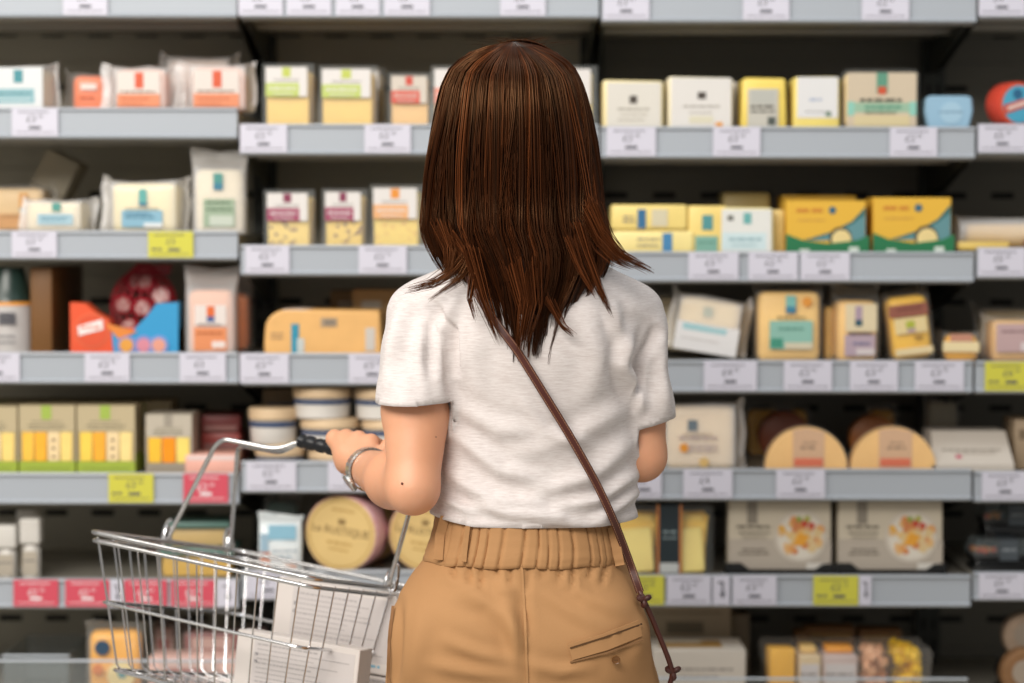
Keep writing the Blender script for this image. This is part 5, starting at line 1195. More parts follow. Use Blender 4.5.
arm = ((V - shL) @ dL > (cutL - shL) @ dL) & sideL & (np.linalg.norm(np.cross(V - shL, aL), axis=1) < .066) & out_t
armR = ((V - shR) @ dR > (cutR - shR) @ dR) & sideR & (np.linalg.norm(np.cross(V - shR, aR), axis=1) < .066) & out_t
hemz = zp(519, 3.27) + .16 * np.clip(-V[:, 0] - .05, 0, 1) + .10 * np.clip(V[:, 0] - .12, 0, 1)
hem = V[:, 2] < hemz
neck = (np.linalg.norm((V - (nb + np.array((0, .012, .030)))) * np.array((1, .8, 1)), axis=1) < .062)
N = normals(V, F)
TF = [([(455, 300), (440, 335), (438, 380), (443, 398)], 6, .0032), ([(430, 300), (452, 330), (458, 372)], 4, -.003), ([(404, 300), (392, 340), (386, 385)], 7, .0025), ([(425, 320), (420, 360), (430, 398)], 6, .002),
      ([(632, 330), (622, 365), (640, 405)], 6, .0045), ([(655, 330), (640, 362), (634, 408)], 4, -.0035), ([(612, 300), (624, 350)], 6, .0025), ([(662, 320), (660, 370), (668, 410)], 6, .003),
      ([(450, 430), (500, 470), (540, 480)], 7, .0026), ([(446, 470), (490, 500), (560, 512)], 7, .003), ([(634, 440), (590, 478), (530, 496)], 8, .0026), ([(636, 475), (600, 500), (560, 506)], 6, .0035), ([(630, 405), (570, 440), (520, 452)], 9, .0022),
      ([(450, 405), (500, 430), (550, 434)], 8, .0018), ([(470, 505), (510, 515), (575, 520)], 5, .0028), ([(640, 490), (620, 505), (600, 518)], 5, .0035), ([(446, 500), (470, 512)], 4, .003), ([(480, 320), (470, 360), (480, 400)], 12, .0018), ([(585, 320), (600, 360), (590, 400)], 12, .0018), ([(520, 400), (545, 430), (600, 450)], 6, .0014)]
V2 = folds(V, N, [(p, w_, a * 2.8) for p, w_, a in TF], YB + .03)
rw = 1.2 * np.sin(V2[:, 2] * 75 + V2[:, 0] * 22) * np.exp(-((V2[:, 2] - zp(500)) / .05) ** 2)
V2 = V2 + N * (rw * .0011)[:, None]
V2 = V2 + N * (.0022 * np.sin(V2[:, 0] * 46 + 1.5 * np.sin(V2[:, 0] * 17)) * np.exp(-((V2[:, 2] - zp(524)) / .018) ** 2))[:, None]
# the last ring of cloth is drawn exactly onto the line of the cut
def snap(V, F, gone, dist, d_):
    near = np.zeros(len(V), bool); fm = gone[F].any(axis=1) & ~gone[F].all(axis=1); near[np.unique(F[fm])] = True; near &= ~gone
    V[near] += d_ * dist[near][:, None]; return V
V2 = snap(V2, F, arm, (cutL - shL) @ dL - (V2 - shL) @ dL, dL); V2 = snap(V2, F, armR, (cutR - shR) @ dR - (V2 - shR) @ dR, dR); V2 = snap(V2, F, hem, hemz - V2[:, 2], np.array((0, 0, 1.0)))
V3, F3 = keep(V2, F, ~(arm | armR | hem | neck))
tee = np_obj('t_shirt', V3, F3, TEE, person)
so = tee.modifiers.new('cloth', 'SOLIDIFY'); so.thickness = .0022; so.offset = -1

# ------------------------------------------------------------------ trousers
TRO = mat('tan_twill', 'b1855a', .8, spec=.25, noise=(9, .05), bump=(420, .12))
TRO_D = mat('tan_stitch', '8a6440', .85)
pf = Field(grad(-.23, .25, .0055), grad(3.08, 3.48, .0055), grad(.05, zp(498), .0055))
tr_rows = [row(704, 384, 660, YB - .002, .118), row(683, 386, 658, YB - .006, .122), row(640, 390, 648, YB - .010, .124), row(600, 397, 636, YB - .006, .118), row(576, 410, 630, YB - .002, .110), row(558, 424, 625, YB, .104), row(530, 435, 619, YB, .096), row(505, 439, 611, YB, .092)]
pf.loft(tr_rows, .015, e=2.15)
pf.ell(at3(462, 638, YB - .045), (.082, .075, .085), .03); pf.ell(at3(584, 638, YB - .045), (.082, .075, .085), .03)
for hp, sx in ((hipL, -1), (hipR, 1)):
    top = np.array((hp[0], YB - .005, zp(700))); kn = np.array((hp[0] + sx * .012, YB + .015, .47)); an = np.array((hp[0] + sx * .014, YB, .10))
    pf.chain([top, kn, an], [.092, .082, .078], .02)
V, F = pf.mesh(); V = relax(V, F, 2, .4); N = normals(V, F)
PFL = [([(522, 575), (524, 640), (527, 690)], 5, -.0012), ([(455, 590), (490, 602), (520, 640)], 8, .0035), ([(500, 580), (512, 620), (520, 660)], 7, .003), ([(440, 575), (470, 585), (515, 592)], 6, .0016), ([(560, 578), (590, 600), (625, 612)], 7, .0018), ([(540, 590), (575, 612), (600, 625)], 7, .0016),
       ([(445, 640), (480, 655), (512, 662)], 6, .0018), ([(430, 665), (470, 672), (516, 676)], 6, .0018), ([(420, 612), (416, 650), (412, 683)], 9, .002), ([(400, 600), (398, 640), (396, 683)], 4, -.0022), ([(530, 665), (560, 672), (590, 668)], 6, .002), ([(640, 625), (636, 660)], 8, .002)]
for i, px in enumerate((452, 468, 480, 496, 510, 528, 542, 560, 574, 592, 606)): PFL.append(([(px, 566), (px + (525 - px) * .05, 578 + 6 * (i % 3))], 2.6, -.0022))
V = folds(V, N, [(p, w_, a * 2.3) for p, w_, a in PFL], YB)
bot = V[:, 2] < .105; topo = V[:, 2] > zp(503); V4, F4 = keep(V, F, ~(bot | topo))
tro = np_obj('trousers', V4, F4, TRO, person)
so = tro.modifiers.new('cloth', 'SOLIDIFY'); so.thickness = .002; so.offset = -1
# gathered elastic waistband
WB = []; zt_, zb_ = zp(512), zp(558)
P_ = np.array(sorted(tr_rows)); nA = 420
for j in range(14):
    f_ = j / 13; z = zb_ + (zt_ - zb_) * f_
    cx, cy, a, b_ = [float(smooth_interp(np.array([z]), P_[:, 0], P_[:, i])[0]) for i in (1, 2, 3, 4)]
    ring = []
    for k in range(nA):
        th = 2 * math.pi * k / nA; c, s_ = math.cos(th), math.sin(th)
        e = 2 / 2.15; x = cx + (a + .004) * math.copysign(abs(c) ** e, c); y = cy + (b_ + .0045) * math.copysign(abs(s_) ** e, s_)
        gath = math.exp(-((th - 4.75) / .95) ** 8)
        rip = (1 - 2.2 * max(0, math.cos(th * 46 + 2.1 * math.sin(th * 9) + .35 * math.sin(f_ * 4 + th * 3))) ** 6 - .3) * .0017 * gath + .0003 * math.sin(f_ * 26 + th * 4)
        rip -= .0022 * (f_ < .1) + .0016 * (f_ > .93)
        nx, ny = c / (a + .01), s_ / (b_ + .01); l = math.hypot(nx, ny)
        ring.append((x + nx / l * rip, y + ny / l * rip, z + .0012 * math.sin(th * 11)))
    WB.append(ring)
m = MB(); m.loft(WB, TRO, cap=False); wb = m.build('waistband', tro, smooth=70); so = wb.modifiers.new('cloth', 'SOLIDIFY'); so.thickness = .002
def on_cloth(px, py, V, off=0.0):
    """point of the cloth the photograph shows at (px, py), raised by off towards the viewer"""
    c_ = np.array(CM.translation); d_ = at3(px, py, 3.0) - c_; d_ /= np.linalg.norm(d_)
    r_ = V - c_; t_ = r_ @ d_; dd = np.linalg.norm(r_ - t_[:, None] * d_, axis=1); cand = np.where((dd < .009) & (t_ < 3.33))[0]
    if len(cand) == 0: cand = np.argsort(dd)[:3]
    t0 = float(t_[cand].min() * .4 + np.median(np.sort(t_[cand])[:max(3, len(cand) // 3)]) * .6); return Vector(c_ + d_ * (t0 - off))
WV = np.array([p for r_ in WB for p in r_]); ALLT = np.vstack([V4, WV])
def ribbon(pts, w, th, m, name, parent, V, off=.001, edge=None):
    """a strip of cloth laid over the body along picture points"""
    q = MB(); P = [on_cloth(x, y, V, off) for x, y in pts]
    rings = []
    for i, p in enumerate(P):
        t = (P[min(i + 1, len(P) - 1)] - P[max(i - 1, 0)]).normalized(); nrm = Vector((0, -1, 0)); nrm = (nrm - t * nrm.dot(t)).normalized(); s_ = t.cross(nrm)
        rings.append([p + s_ * w / 2, p + s_ * w / 2 + nrm * th, p - s_ * w / 2 + nrm * th, p - s_ * w / 2])
    q.loft(rings, m); return q.build(name, parent, smooth=50)
def dense(pts, n=8):
    return [(pts[i][0] + (pts[i + 1][0] - pts[i][0]) * k / n, pts[i][1] + (pts[i + 1][1] - pts[i][1]) * k / n) for i in range(len(pts) - 1) for k in range(n)] + [pts[-1]]
for pts in ([(445, 517), (440, 535), (438, 560)], [(612, 527), (616, 545), (620, 566)], [(468, 526), (466, 542), (464, 562)]):
    ribbon(dense(pts), .0125 if pts[0][0] != 468 else .006, .003, TRO, 'belt_loop', tro, ALLT, .001)
ribbon(dense([(522, 567), (525, 620), (528, 700)], 14), .003, .0003, TRO, 'centre_seam', tro, V4, .0)
ribbon(dense([(393, 606), (389, 640), (388, 700)], 10), .004, .001, TRO_D, 'side_seam', tro, V4, .0)
pw = ribbon(dense([(570, 652), (605, 642), (640, 628)], 8), .022, .0016, TRO, 'pocket_welt', tro, V4, .0)
ribbon(dense([(570, 648), (605, 637), (641, 624)], 8), .0022, .0022, mat('pocket_shadow_gap', '5a3d20', .9), 'pocket_slit', pw, V4, .001)
ribbon(dense([(570, 662), (606, 653), (642, 640)], 8), .0018, .002, TRO_D, 'stitching', pw, V4, .0005)
bt = on_cloth(616, 660, V4, .005); m = MB(); T = Matrix.Translation(bt) @ Matrix.Rotation(R(90), 4, 'X')
m.lathe([(.001, -.002), (.0052, -.0018), (.0058, 0), (.0052, .0016), (.004, .001), (.0012, .001)], mat('horn_button', '6b4520', .3), n=20, M=T)
for dx in (-.0014, .0014): m.lathe([(.0006, 0), (.0006, .0013)], ink('3a2816'), n=8, M=T @ Matrix.Translation((dx, 0, 0)))
m.build('button', tro)
for hp, sx in ((hipL, -1), (hipR, 1)):                                  # shoes
    m = MB(); x0 = hp[0] + sx * .012; y0 = YB - .01
    m.loft([[(x0 + w_ * math.cos(a), y0 + yo + l_ * math.sin(a), z) for a in [k * math.pi / 10 for k in range(20)]] for w_, l_, yo, z in ((.042, .125, .045, 0.0), (.045, .13, .045, .012), (.044, .128, .045, .022), (.040, .112, .035, .05), (.036, .06, -.015, .085))], mat('shoe_canvas', 'd8d4cc', .7)); m.build('shoe', person)
# ------------------------------------------------------------------ hair
HAIR = bpy.data.materials.new('auburn_hair'); HAIR.use_nodes = True
nt = HAIR.node_tree; b = nt.nodes['Principled BSDF']; at_ = nt.nodes.new('ShaderNodeAttribute'); at_.attribute_name = 'shade'
rp = nt.nodes.new('ShaderNodeValToRGB'); els = rp.color_ramp.elements
els[0].color = lin('1f100a'); els[1].color = lin('955530'); e_ = els.new(.55); e_.color = lin('44210f')
nt.links.new(at_.outputs['Fac'], rp.inputs[0]); nt.links.new(rp.outputs[0], b.inputs['Base Color'])
b.inputs['Roughness'].default_value = .31; b.inputs['Specular IOR Level'].default_value = .5; b.inputs['Specular Tint'].default_value = lin('d9a070')
# outline of the hair in the photograph: row, left, right, end of the back half depth
HO = [(40, 497, 530, .035), (44, 482, 545, .06), (52, 466, 560, .078), (66, 455, 571, .094), (85, 446, 580, .106), (110, 439, 588, .113), (140, 433, 594, .115), (170, 429, 598, .113), (200, 427, 601, .110), (230, 426, 605, .106), (255, 436, 612, .100), (280, 452, 602, .098), (310, 470, 582, .098), (335, 480, 573, .098), (352, 487, 565, .098)]
HA = np.array(HO, float)
def hair_at(py, u, lay=0.0):
    """py row, u from -1 (her left) to 1, over the back; lay lifts from the surface"""
    xl = np.interp(py, HA[:, 0], HA[:, 1]); xr = np.interp(py, HA[:, 0], HA[:, 2]); bb = np.interp(py, HA[:, 0], HA[:, 3])
    yc = hy - .004 if py < 200 else hy - .004 - .020 * min(1, (py - 200) / 60)
    th = u * R(100); a = (xr - xl) / 2 / 745. - .004 * min(1, max(0, (py - 60) / 50))
    p = at3((xl + xr) / 2, py, hy); c, s_ = math.cos(th), math.sin(th)
    y = yc - (bb + lay) * math.copysign(abs(c) ** .8, c)
    return Vector((p[0] + (a + lay) * s_ / max(1, abs(math.sin(R(90)))), y, float(at3(512, py, 3.2)[2])))
rnd = random.Random(11); nrs = np.random.RandomState(7)
hv, hf, hs = [], [], []
def strand(pts, r, shade, n=3):
    base = len(hv); N = len(pts)
    for i, p in enumerate(pts):
        t = (pts[min(i + 1, N - 1)] - pts[max(i - 1, 0)])
        t = t.normalized() if t.length > 1e-9 else Vector((0, 0, -1))
        s1 = t.cross(Vector((0, 1, 0))); s1 = s1.normalized() if s1.length > 1e-4 else Vector((1, 0, 0)); s2 = t.cross(s1)
        rr = r * (1 - .75 * max(0, (i / (N - 1) - .6) / .4))
        for k in range(n):
            a = 2 * math.pi * k / n; hv.append(p + (s1 * math.cos(a) + s2 * math.sin(a)) * rr); hs.append(shade * (1 if i else 1))
    for i in range(N - 1):
        for k in range(n): q = (k + 1) % n; hf.append((base + i * n + k, base + i * n + q, base + (i + 1) * n + q, base + (i + 1) * n + k))
def end_row(u):
    # how low the hair reaches: short at the sides, longest a little left of centre
    return np.interp(u, [-1.1, -.95, -.8, -.6, -.45, -.3, -.05, .2, .4, .55, .68, .8, .95, 1.1], [236, 252, 262, 280, 322, 346, 354, 354, 350, 342, 312, 270, 254, 240])
NL = 150
locks = []
for i in range(NL):
    u = -1.08 + 2.16 * (i + rnd.random()) / NL
    locks.append((u, rnd.gauss(0, .09), rnd.gauss(0, 8), rnd.random(), rnd.uniform(0, 6.28), rnd.choice((-.005, -.002, 0, .002, .005)) + rnd.uniform(-.001, .001)))
PART = at3(519, 41, hy)
for (u, du, de, sh0, ph, ly) in locks:
    er = end_row(u) + de; gap = rnd.random()
    for j in range(24):
        uu = u + rnd.gauss(0, .022); shade = min(1, max(0, .12 + .48 * sh0 ** 3 + rnd.gauss(0, .15))); lay = ly + rnd.uniform(-.006, .0035)
        e2 = er - abs(rnd.gauss(0, 7)) ; pts = []
        n = 22
        for k in range(n + 1):
            f_ = k / n; py = 39.5 + (e2 - 39.5) * f_ ** 1.25
            # the hair leaves a parting on the crown and fans out
            conv = np.interp(f_, [0, .5, .78, 1], [0, .15, .42, .62])
            ul = uu + (u + du * .5 - uu) * conv + du * f_ ** 2 + .018 * math.sin(f_ * 7 + ph) * f_
            uf = ul * (.16 + .84 * min(1, f_ / .16) ** .75)
            lift = lay * min(1, f_ * 5) + .004 * math.sin(f_ * 5 + ph) * f_ * (1 if gap > .4 else .4) + .003 * f_
            pts.append(hair_at(py, uf, lift))
        strand(pts, rnd.uniform(.0005, .00095), shade)
# cap of hair over the crown towards the face
for i in range(420):
    sgn = rnd.choice((-1, 1)); f0 = rnd.uniform(-.02, .075); pts = []; sh0 = rnd.random()
    for k in range(14):
        f_ = k / 13; ang = f_ * R(100)
        pts.append(Vector((PART[0] + sgn * (.086 + rnd.gauss(0, .0006)) * math.sin(ang) , hy + f0 * (1 - .35 * f_) , float(PART[2]) - .012 + .012 * math.cos(ang) - (.088) * (1 - math.cos(ang)) - .75 * max(0, f0 - .045) * 1)))
    last = pts[-1]
    for k in range(1, 12): pts.append(last + Vector((sgn * .006 * math.sin(k * .4), -.018 * k / 11, -.014 * k)))
    strand(pts, rnd.uniform(.0005, .0009), min(1, max(0, .2 + .45 * sh0 * sh0)))
# loose ends spread over the shoulders
def wisp(path, n, spread, Ys, tip=2.0):
    for i in range(n):
        o1, o2 = rnd.gauss(0, spread), rnd.gauss(0, spread); sh0 = .32 + .4 * rnd.random(); L = len(path); pts = []; end = rnd.uniform(.80, 1.0)
        for k in range(17):
            f_ = k / 16 * end; g = f_ * (L - 1); a = min(int(g), L - 2); t = g - a
            x = path[a][0] * (1 - t) + path[a + 1][0] * t; y = path[a][1] * (1 - t) + path[a + 1][1] * t
            sp = 1 - .65 * f_
            Y = Ys[0] + (Ys[1] - Ys[0]) * f_
            pts.append(Vector(at3(x + o1 * sp, y + o2 * sp + 1.5 * math.sin(f_ * 4 + o1), Y + .002 * o2 / spread)))
        strand(pts, rnd.uniform(.0004, .0007), sh0)
wisp([(446, 236), (462, 256), (450, 272), (432, 283), (402, 291)], 60, 4.5, (3.17, 3.165)); wisp([(456, 240), (470, 262), (460, 278), (428, 301)], 36, 4, (3.168, 3.155))
wisp([(468, 250), (474, 275), (470, 300), (476, 322)], 34, 3.5, (3.158, 3.145)); wisp([(440, 225), (450, 252), (448, 275)], 40, 5, (3.17, 3.16))
wisp([(590, 205), (604, 236), (622, 256), (655, 273)], 75, 4.5, (3.165, 3.165)); wisp([(585, 215), (600, 245), (616, 260), (634, 268)], 40, 4.5, (3.165, 3.16))
wisp([(578, 225), (588, 258), (600, 290), (612, 315)], 55, 3.4, (3.16, 3.152)); wisp([(570, 240), (580, 268), (596, 296)], 30, 3, (3.155, 3.148))
wisp([(548, 300), (562, 325), (575, 336)], 24, 3, (3.148, 3.146)); wisp([(470, 250), (484, 300), (500, 345)], 40, 4, (3.15, 3.142)); wisp([(520, 270), (528, 310), (520, 352)], 90, 9, (3.146, 3.142))
for i in range(60):                                                   # fly-away hairs on the crown
    x0 = rnd.gauss(522, 16); a = rnd.uniform(-1.2, 1.2); L = rnd.uniform(14, 46); pts = []
    for k in range(10):
        f_ = k / 9; pts.append(Vector(at3(x0 + math.sin(a) * L * f_ + 6 * f_ * f_ * math.copysign(1, a), 43 - math.cos(a) * L * .38 * f_ * (1 - .55 * f_) + abs(x0 - 519) * .12, hy - .01)))
    strand(pts, .00016, .4)
hair = np_obj('hair', np.array([tuple(p) for p in hv]), np.array(hf), HAIR, person)
at_l = hair.data.attributes.new('shade', 'FLOAT', 'POINT'); at_l.data.foreach_set('value', np.array(hs, np.float32))
# the mass of hair under the outer strands
rows_ = [41, 44, 50, 58, 70, 90, 115, 145, 175, 205, 235, 255, 275, 295, 312, 326]
m = MB(); rings = []
for py in rows_:
    sq = 1.0 if py < 250 else np.interp(py, [250, 275, 326], [.94, .66, .44]); U_ = np.linspace(-1, 1, 25) * sq
    th_ = .035 if py < 250 else .014
    out = [hair_at(py, u, -.006) for u in U_]; inn = []
    for u in U_[::-1]:
        p = hair_at(py, u, -.006); c = Vector((float(at3(516, py, hy)[0]), hy, p.z)); d_ = c - p; L = d_.length; inn.append(p + d_ * min(.6, th_ / max(L, .001)))
    rings.append(out + inn)
m.loft(rings, mat('hair_mass', '2a160c', .5)); m.build('hair_underlayer', hair, smooth=60)

# ------------------------------------------------------------------ wristwatch
wt = thing('wristwatch', 'silver metal wristwatch on the wrist holding the basket', 'wristwatch', Vector(wrL))
wd_ = wrL - elL; ax = Vector(wd_ / np.linalg.norm(wd_)); e1 = ax.cross(Vector((0, 0, 1))).normalized(); e2 = e1.cross(ax).normalized()
STL = mat('watch_steel', 'd6d5d2', .32, metal=1.0); a0 = .0285
c0 = Vector((0, 0, 0)) - ax * .012
def wp(th, r, s_): return c0 + e1 * (math.cos(th) * r * 1.06) + e2 * (math.sin(th) * r * 1.0) + ax * (s_ + .006 * math.cos(th + .6))
nL = 34
for i in range(nL):
    th0, th1 = 2 * math.pi * (i + .08) / nL, 2 * math.pi * (i + .92) / nL
    if 3.35 < (th0 + th1) / 2 < 4.05: continue
m = MB()
for i in range(nL):
    th0, th1 = 2 * math.pi * (i + .06) / nL, 2 * math.pi * (i + .94) / nL
    m.add([wp(th, r, s_) for th in (th0, th1) for r, s_ in ((a0, -.0085), (a0 + .0028, -.0075), (a0 + .0028, .0075), (a0, .0085))], [(0, 1, 2, 3), (7, 6, 5, 4), (0, 4, 5, 1), (1, 5, 6, 2), (2, 6, 7, 3), (3, 7, 4, 0)], STL)
m.build('bracelet', wt)
# Blender's e1 points sideways: the dial sits on the outer lower side, as in the photograph
thd = R(215) if e1.x > 0 else R(325)
cn = wp(thd, a0 + .003, 0); nn = (e1 * math.cos(thd) + e2 * math.sin(thd)).normalized()
T = Matrix.Translation(cn) @ nn.to_track_quat('Z', 'Y').to_matrix().to_4x4()
m = MB(); m.lathe([(.0125, -.003), (.0138, -.001), (.0138, .002), (.0125, .0036), (.0112, .0036)], STL, n=36, M=T); m.lathe([(.0016, -.002), (.0016, .002)], STL, n=10, M=T @ Matrix.Translation((.0145, 0, .0005)) @ Matrix.Rotation(R(90), 4, 'Y')); m.build('case', wt)
m = MB(); m.lathe([(.0116, .003), (.0001, .0031)], mat('watch_dial', 'd9d2bc', .3), n=30, M=T, cap=False)
for k in range(12): m.box(-.0003, .0088, .0031, .0003, .0104, .0034, INKD, M=T @ Matrix.Rotation(k * math.pi / 6, 4, 'Z'))
m.box(-.0004, -.001, .0033, .0004, .006, .0036, INKD, M=T @ Matrix.Rotation(R(-60), 4, 'Z')); m.box(-.0003, -.001, .0035, .0003, .0085, .0038, INKD, M=T @ Matrix.Rotation(R(60), 4, 'Z')); m.build('dial', wt)

# ------------------------------------------------------------------ crossbody bag: strap over her back, pouch at the far hip
bag = thing('crossbody_bag', 'brown leather crossbody bag strap slung from shoulder to hip with a knotted cord', 'bag', (0, YB, zp(560)))
bpy.context.view_layer.update()
off = -Vector(bag.location)
LEA = mat('brown_leather', '4c2219', .38, noise=(40, .15), bump=(160, .2)); LEA_D = mat('leather_edge', '45201a', .5); THR = mat('leather_thread', 'b98d6a', .6)
SV = np.vstack([V3, ALLT])
SPATH = [(466, 262), (470, 280), (484, 305), (500, 328), (517, 350), (543, 392), (569, 434), (595, 480), (614, 520), (629, 560), (640, 592)]
pts = dense(SPATH, 9); P = [on_cloth(x, y, SV, .004) for x, y in pts]
P = [Vector((p.x, min(q.y for q in P[max(0, i - 4):i + 5]), p.z)) for i, p in enumerate(P)]
for _ in range(10): P = [P[0]] + [(P[i - 1] + P[i] * 2 + P[i + 1]) / 4 for i in range(1, len(P) - 1)] + [P[-1]]
P = [p + Vector((0, -.0015, 0)) for p in P]
front = [Vector(at3(468, 252, YB - .02)), Vector(at3(470, 250, YB + .03)), Vector(at3(480, 275, YB + .085)), Vector(at3(500, 320, YB + .125)), Vector(at3(550, 410, YB + .125)), Vector(at3(590, 500, YB + .13)), Vector(at3(606, 570, YB + .13)), Vector(at3(618, 640, YB + .14)), Vector(at3(620, 720, YB + .15))]
fs = [];
for i in range(len(front) - 1): fs += [front[i].lerp(front[i + 1], k / 6) for k in range(6)]
fs.append(front[-1])
for _ in range(6): fs = [fs[0]] + [(fs[i - 1] + fs[i] * 2 + fs[i + 1]) / 4 for i in range(1, len(fs) - 1)] + [fs[-1]]
def strap_mesh(P, name, w=.0108, th=.0026, nrm0=Vector((0, -1, 0)), stitch=True):
    q = MB(); s_m = MB(); rA = []; rS = [[], []]
    for i, p in enumerate(P):
        t = (P[min(i + 1, len(P) - 1)] - P[max(i - 1, 0)]).normalized(); nrm = (nrm0 - t * nrm0.dot(t)).normalized(); s_ = t.cross(nrm); c = p + off
        rA.append([c + s_ * w / 2, c + s_ * w / 2 + nrm * th * .7, c + s_ * w * .42 + nrm * th, c - s_ * w * .42 + nrm * th, c - s_ * w / 2 + nrm * th * .7, c - s_ * w / 2])
        for k, sg in enumerate((-1, 1)): rS[k].append(c + s_ * sg * w * .33 + nrm * (th + .0002))
    q.loft(rA, LEA); o = q.build(name, bag, smooth=40)
    if stitch:
        for k in (0, 1):
            for i in range(0, len(rS[k]) - 1, 1):
                a, b2 = rS[k][i], rS[k][i + 1]
                for f0 in (0, .5): s_m.tube([a.lerp(b2, f0 + .06), a.lerp(b2, f0 + .38)], .00035, THR, n=4)
        s_m.build('stitching', o)
    return o
strap_mesh(P, 'back_strap'); strap_mesh(fs, 'front_strap', nrm0=Vector((0, 1, 0)), stitch=False)
kn0 = P[-1]
cord = [kn0, Vector(at3(645, 603, kn0.y - .01)), Vector(at3(652, 618, kn0.y)), Vector(at3(661, 640, kn0.y + .01)), Vector(at3(669, 660, kn0.y + .015)), Vector(at3(673, 674, kn0.y + .02)), Vector(at3(668, 690, kn0.y + .02))]
cs_ = []
for i in range(len(cord) - 1): cs_ += [cord[i].lerp(cord[i + 1], k / 5) for k in range(5)]
cs_.append(cord[-1])
for _ in range(3): cs_ = [cs_[0]] + [(cs_[i - 1] + cs_[i] * 2 + cs_[i + 1]) / 4 for i in range(1, len(cs_) - 1)] + [cs_[-1]]
m = MB(); m.tube([p + off for p in cs_], .0036, LEA, n=10); cd = m.build('cord', bag)
def knot(c, s_, seed):
    q = MB(); pts = [c + off + Vector((s_ * (math.sin(t) + .9 * math.sin(2 * t)), s_ * .6 * math.sin(3 * t) , s_ * (math.cos(t) - .9 * math.cos(2 * t)))) for t in [2 * math.pi * k / 40 for k in range(40)]]
    q.tube(pts, .0034, LEA_D, n=8, closed=True); q.build('knot', bag)
knot(Vector(at3(644, 600, kn0.y - .012)), .0042, 1); knot(Vector(at3(673, 672, kn0.y + .02)), .0048, 2)
bc = Vector(at3(622, 790, YB + .17)) + off
m = MB(); m.rbox(-.10, -.03, -.075, .10, .03, .075, LEA, r=.018, seg=3, M=Matrix.Translation(bc)); pb = m.build('pouch', bag)
m = MB(); m.rbox(-.103, -.033, -.01, .103, .033, .078, LEA_D, r=.018, seg=3, M=Matrix.Translation(bc)); m.build('flap', bag)

# ------------------------------------------------------------------ wire basket
u_ = np.array((-.87, .49, 0.)); v_ = np.array((.49, .87, 0.))
Nn = at3(312, 581, 3.30); LU, LV = .385, .37
def rim_pt(p, px, py):                   # height at which the photograph shows the rim there
    return np.array((p[0], p[1], at3(px, py, p[1])[2]))
Lp = rim_pt(Nn + u_ * (LU + .008), 92, 533); Rp = rim_pt(Nn + v_ * LV, 448, 597); LRp = Lp + Rp - Nn
uu_, vv_ = (Lp - Nn), (Rp - Nn)
bc_ = (Nn + Lp + Rp + LRp) / 4; dn_ = np.array((-.10, -.06, -1)); dn_ /= np.linalg.norm(dn_); DEP = .19
bk = thing('shopping_basket', 'chrome wire shopping basket with black ridged handle grip, two cartons inside', 'shopping basket', Vector(bc_ + dn_ * DEP))
boff = -Vector(bk.location)
def bpt(a, c, f_):
    """basket wall point: a, c in -1..1 over the rim, f_ from rim (0) to bottom (1)"""
    k = 1 - .19 * f_
    return Vector(bc_ + uu_ / 2 * a * k + vv_ / 2 * c * k + dn_ * DEP * f_) + boff
def ring_pts(f_, rr=.11, grow=0.0, lift=0.0):
    pts = []
    for (a, c), st in (((1, 1), 0), ((-1, 1), 90), ((-1, -1), 180), ((1, -1), 270)):
        for k in range(7):
            th = R(st + 15 * k); x = a * (1 + grow) - a * rr + rr * math.cos(th); y = c * (1 + grow) - c * rr * 1.15 + rr * 1.15 * math.sin(th)
            pts.append(bpt(x, y, f_) + Vector((0, 0, lift)))
    out = []
    for i in range(len(pts)):
        n = 5 if i % 7 == 6 else 1
        out += [pts[i].lerp(pts[(i + 1) % len(pts)], k / n) for k in range(n)]
    return out
m = MB(); m.tube(ring_pts(0, lift=.003), .0034, CHROME, n=10, closed=True); m.tube(ring_pts(0.045, grow=.0, lift=0), .0032, CHROME, n=10, closed=True); m.build('rim', bk)
m = MB(); m.tube(ring_pts(.50), .0026, CHROME, n=8, closed=True); m.build('middle_hoop', bk); m = MB(); m.tube(ring_pts(1.0), .0026, CHROME, n=8, closed=True); m.build('bottom_hoop', bk)
nu, nv = 11, 10
for i in range(nu):
    a = -.90 + 1.8 * i / (nu - 1); m = MB()
    pts = [bpt(a, -1, f_) for f_ in (.02, .3, .6, .96)] + [bpt(a, -.93, 1.0)] + [bpt(a, c, 1.02) for c in (-.5, 0, .5)] + [bpt(a, .93, 1.0)] + [bpt(a, 1, f_) for f_ in (.96, .6, .3, .02)]
    m.tube(pts, .00125, CHROME, n=6); m.build('side_wire', bk)
for i in range(nv):
    c = -.88 + 1.76 * i / (nv - 1); m = MB()
    pts = [bpt(-1, c, f_) for f_ in (.02, .3, .6, .96)] + [bpt(-.93, c, 1.0)] + [bpt(a, c, 1.03) for a in (-.5, 0, .5)] + [bpt(.93, c, 1.0)] + [bpt(1, c, f_) for f_ in (.96, .6, .3, .02)]
    m.tube(pts, .00125, CHROME, n=6); m.build('end_wire', bk)
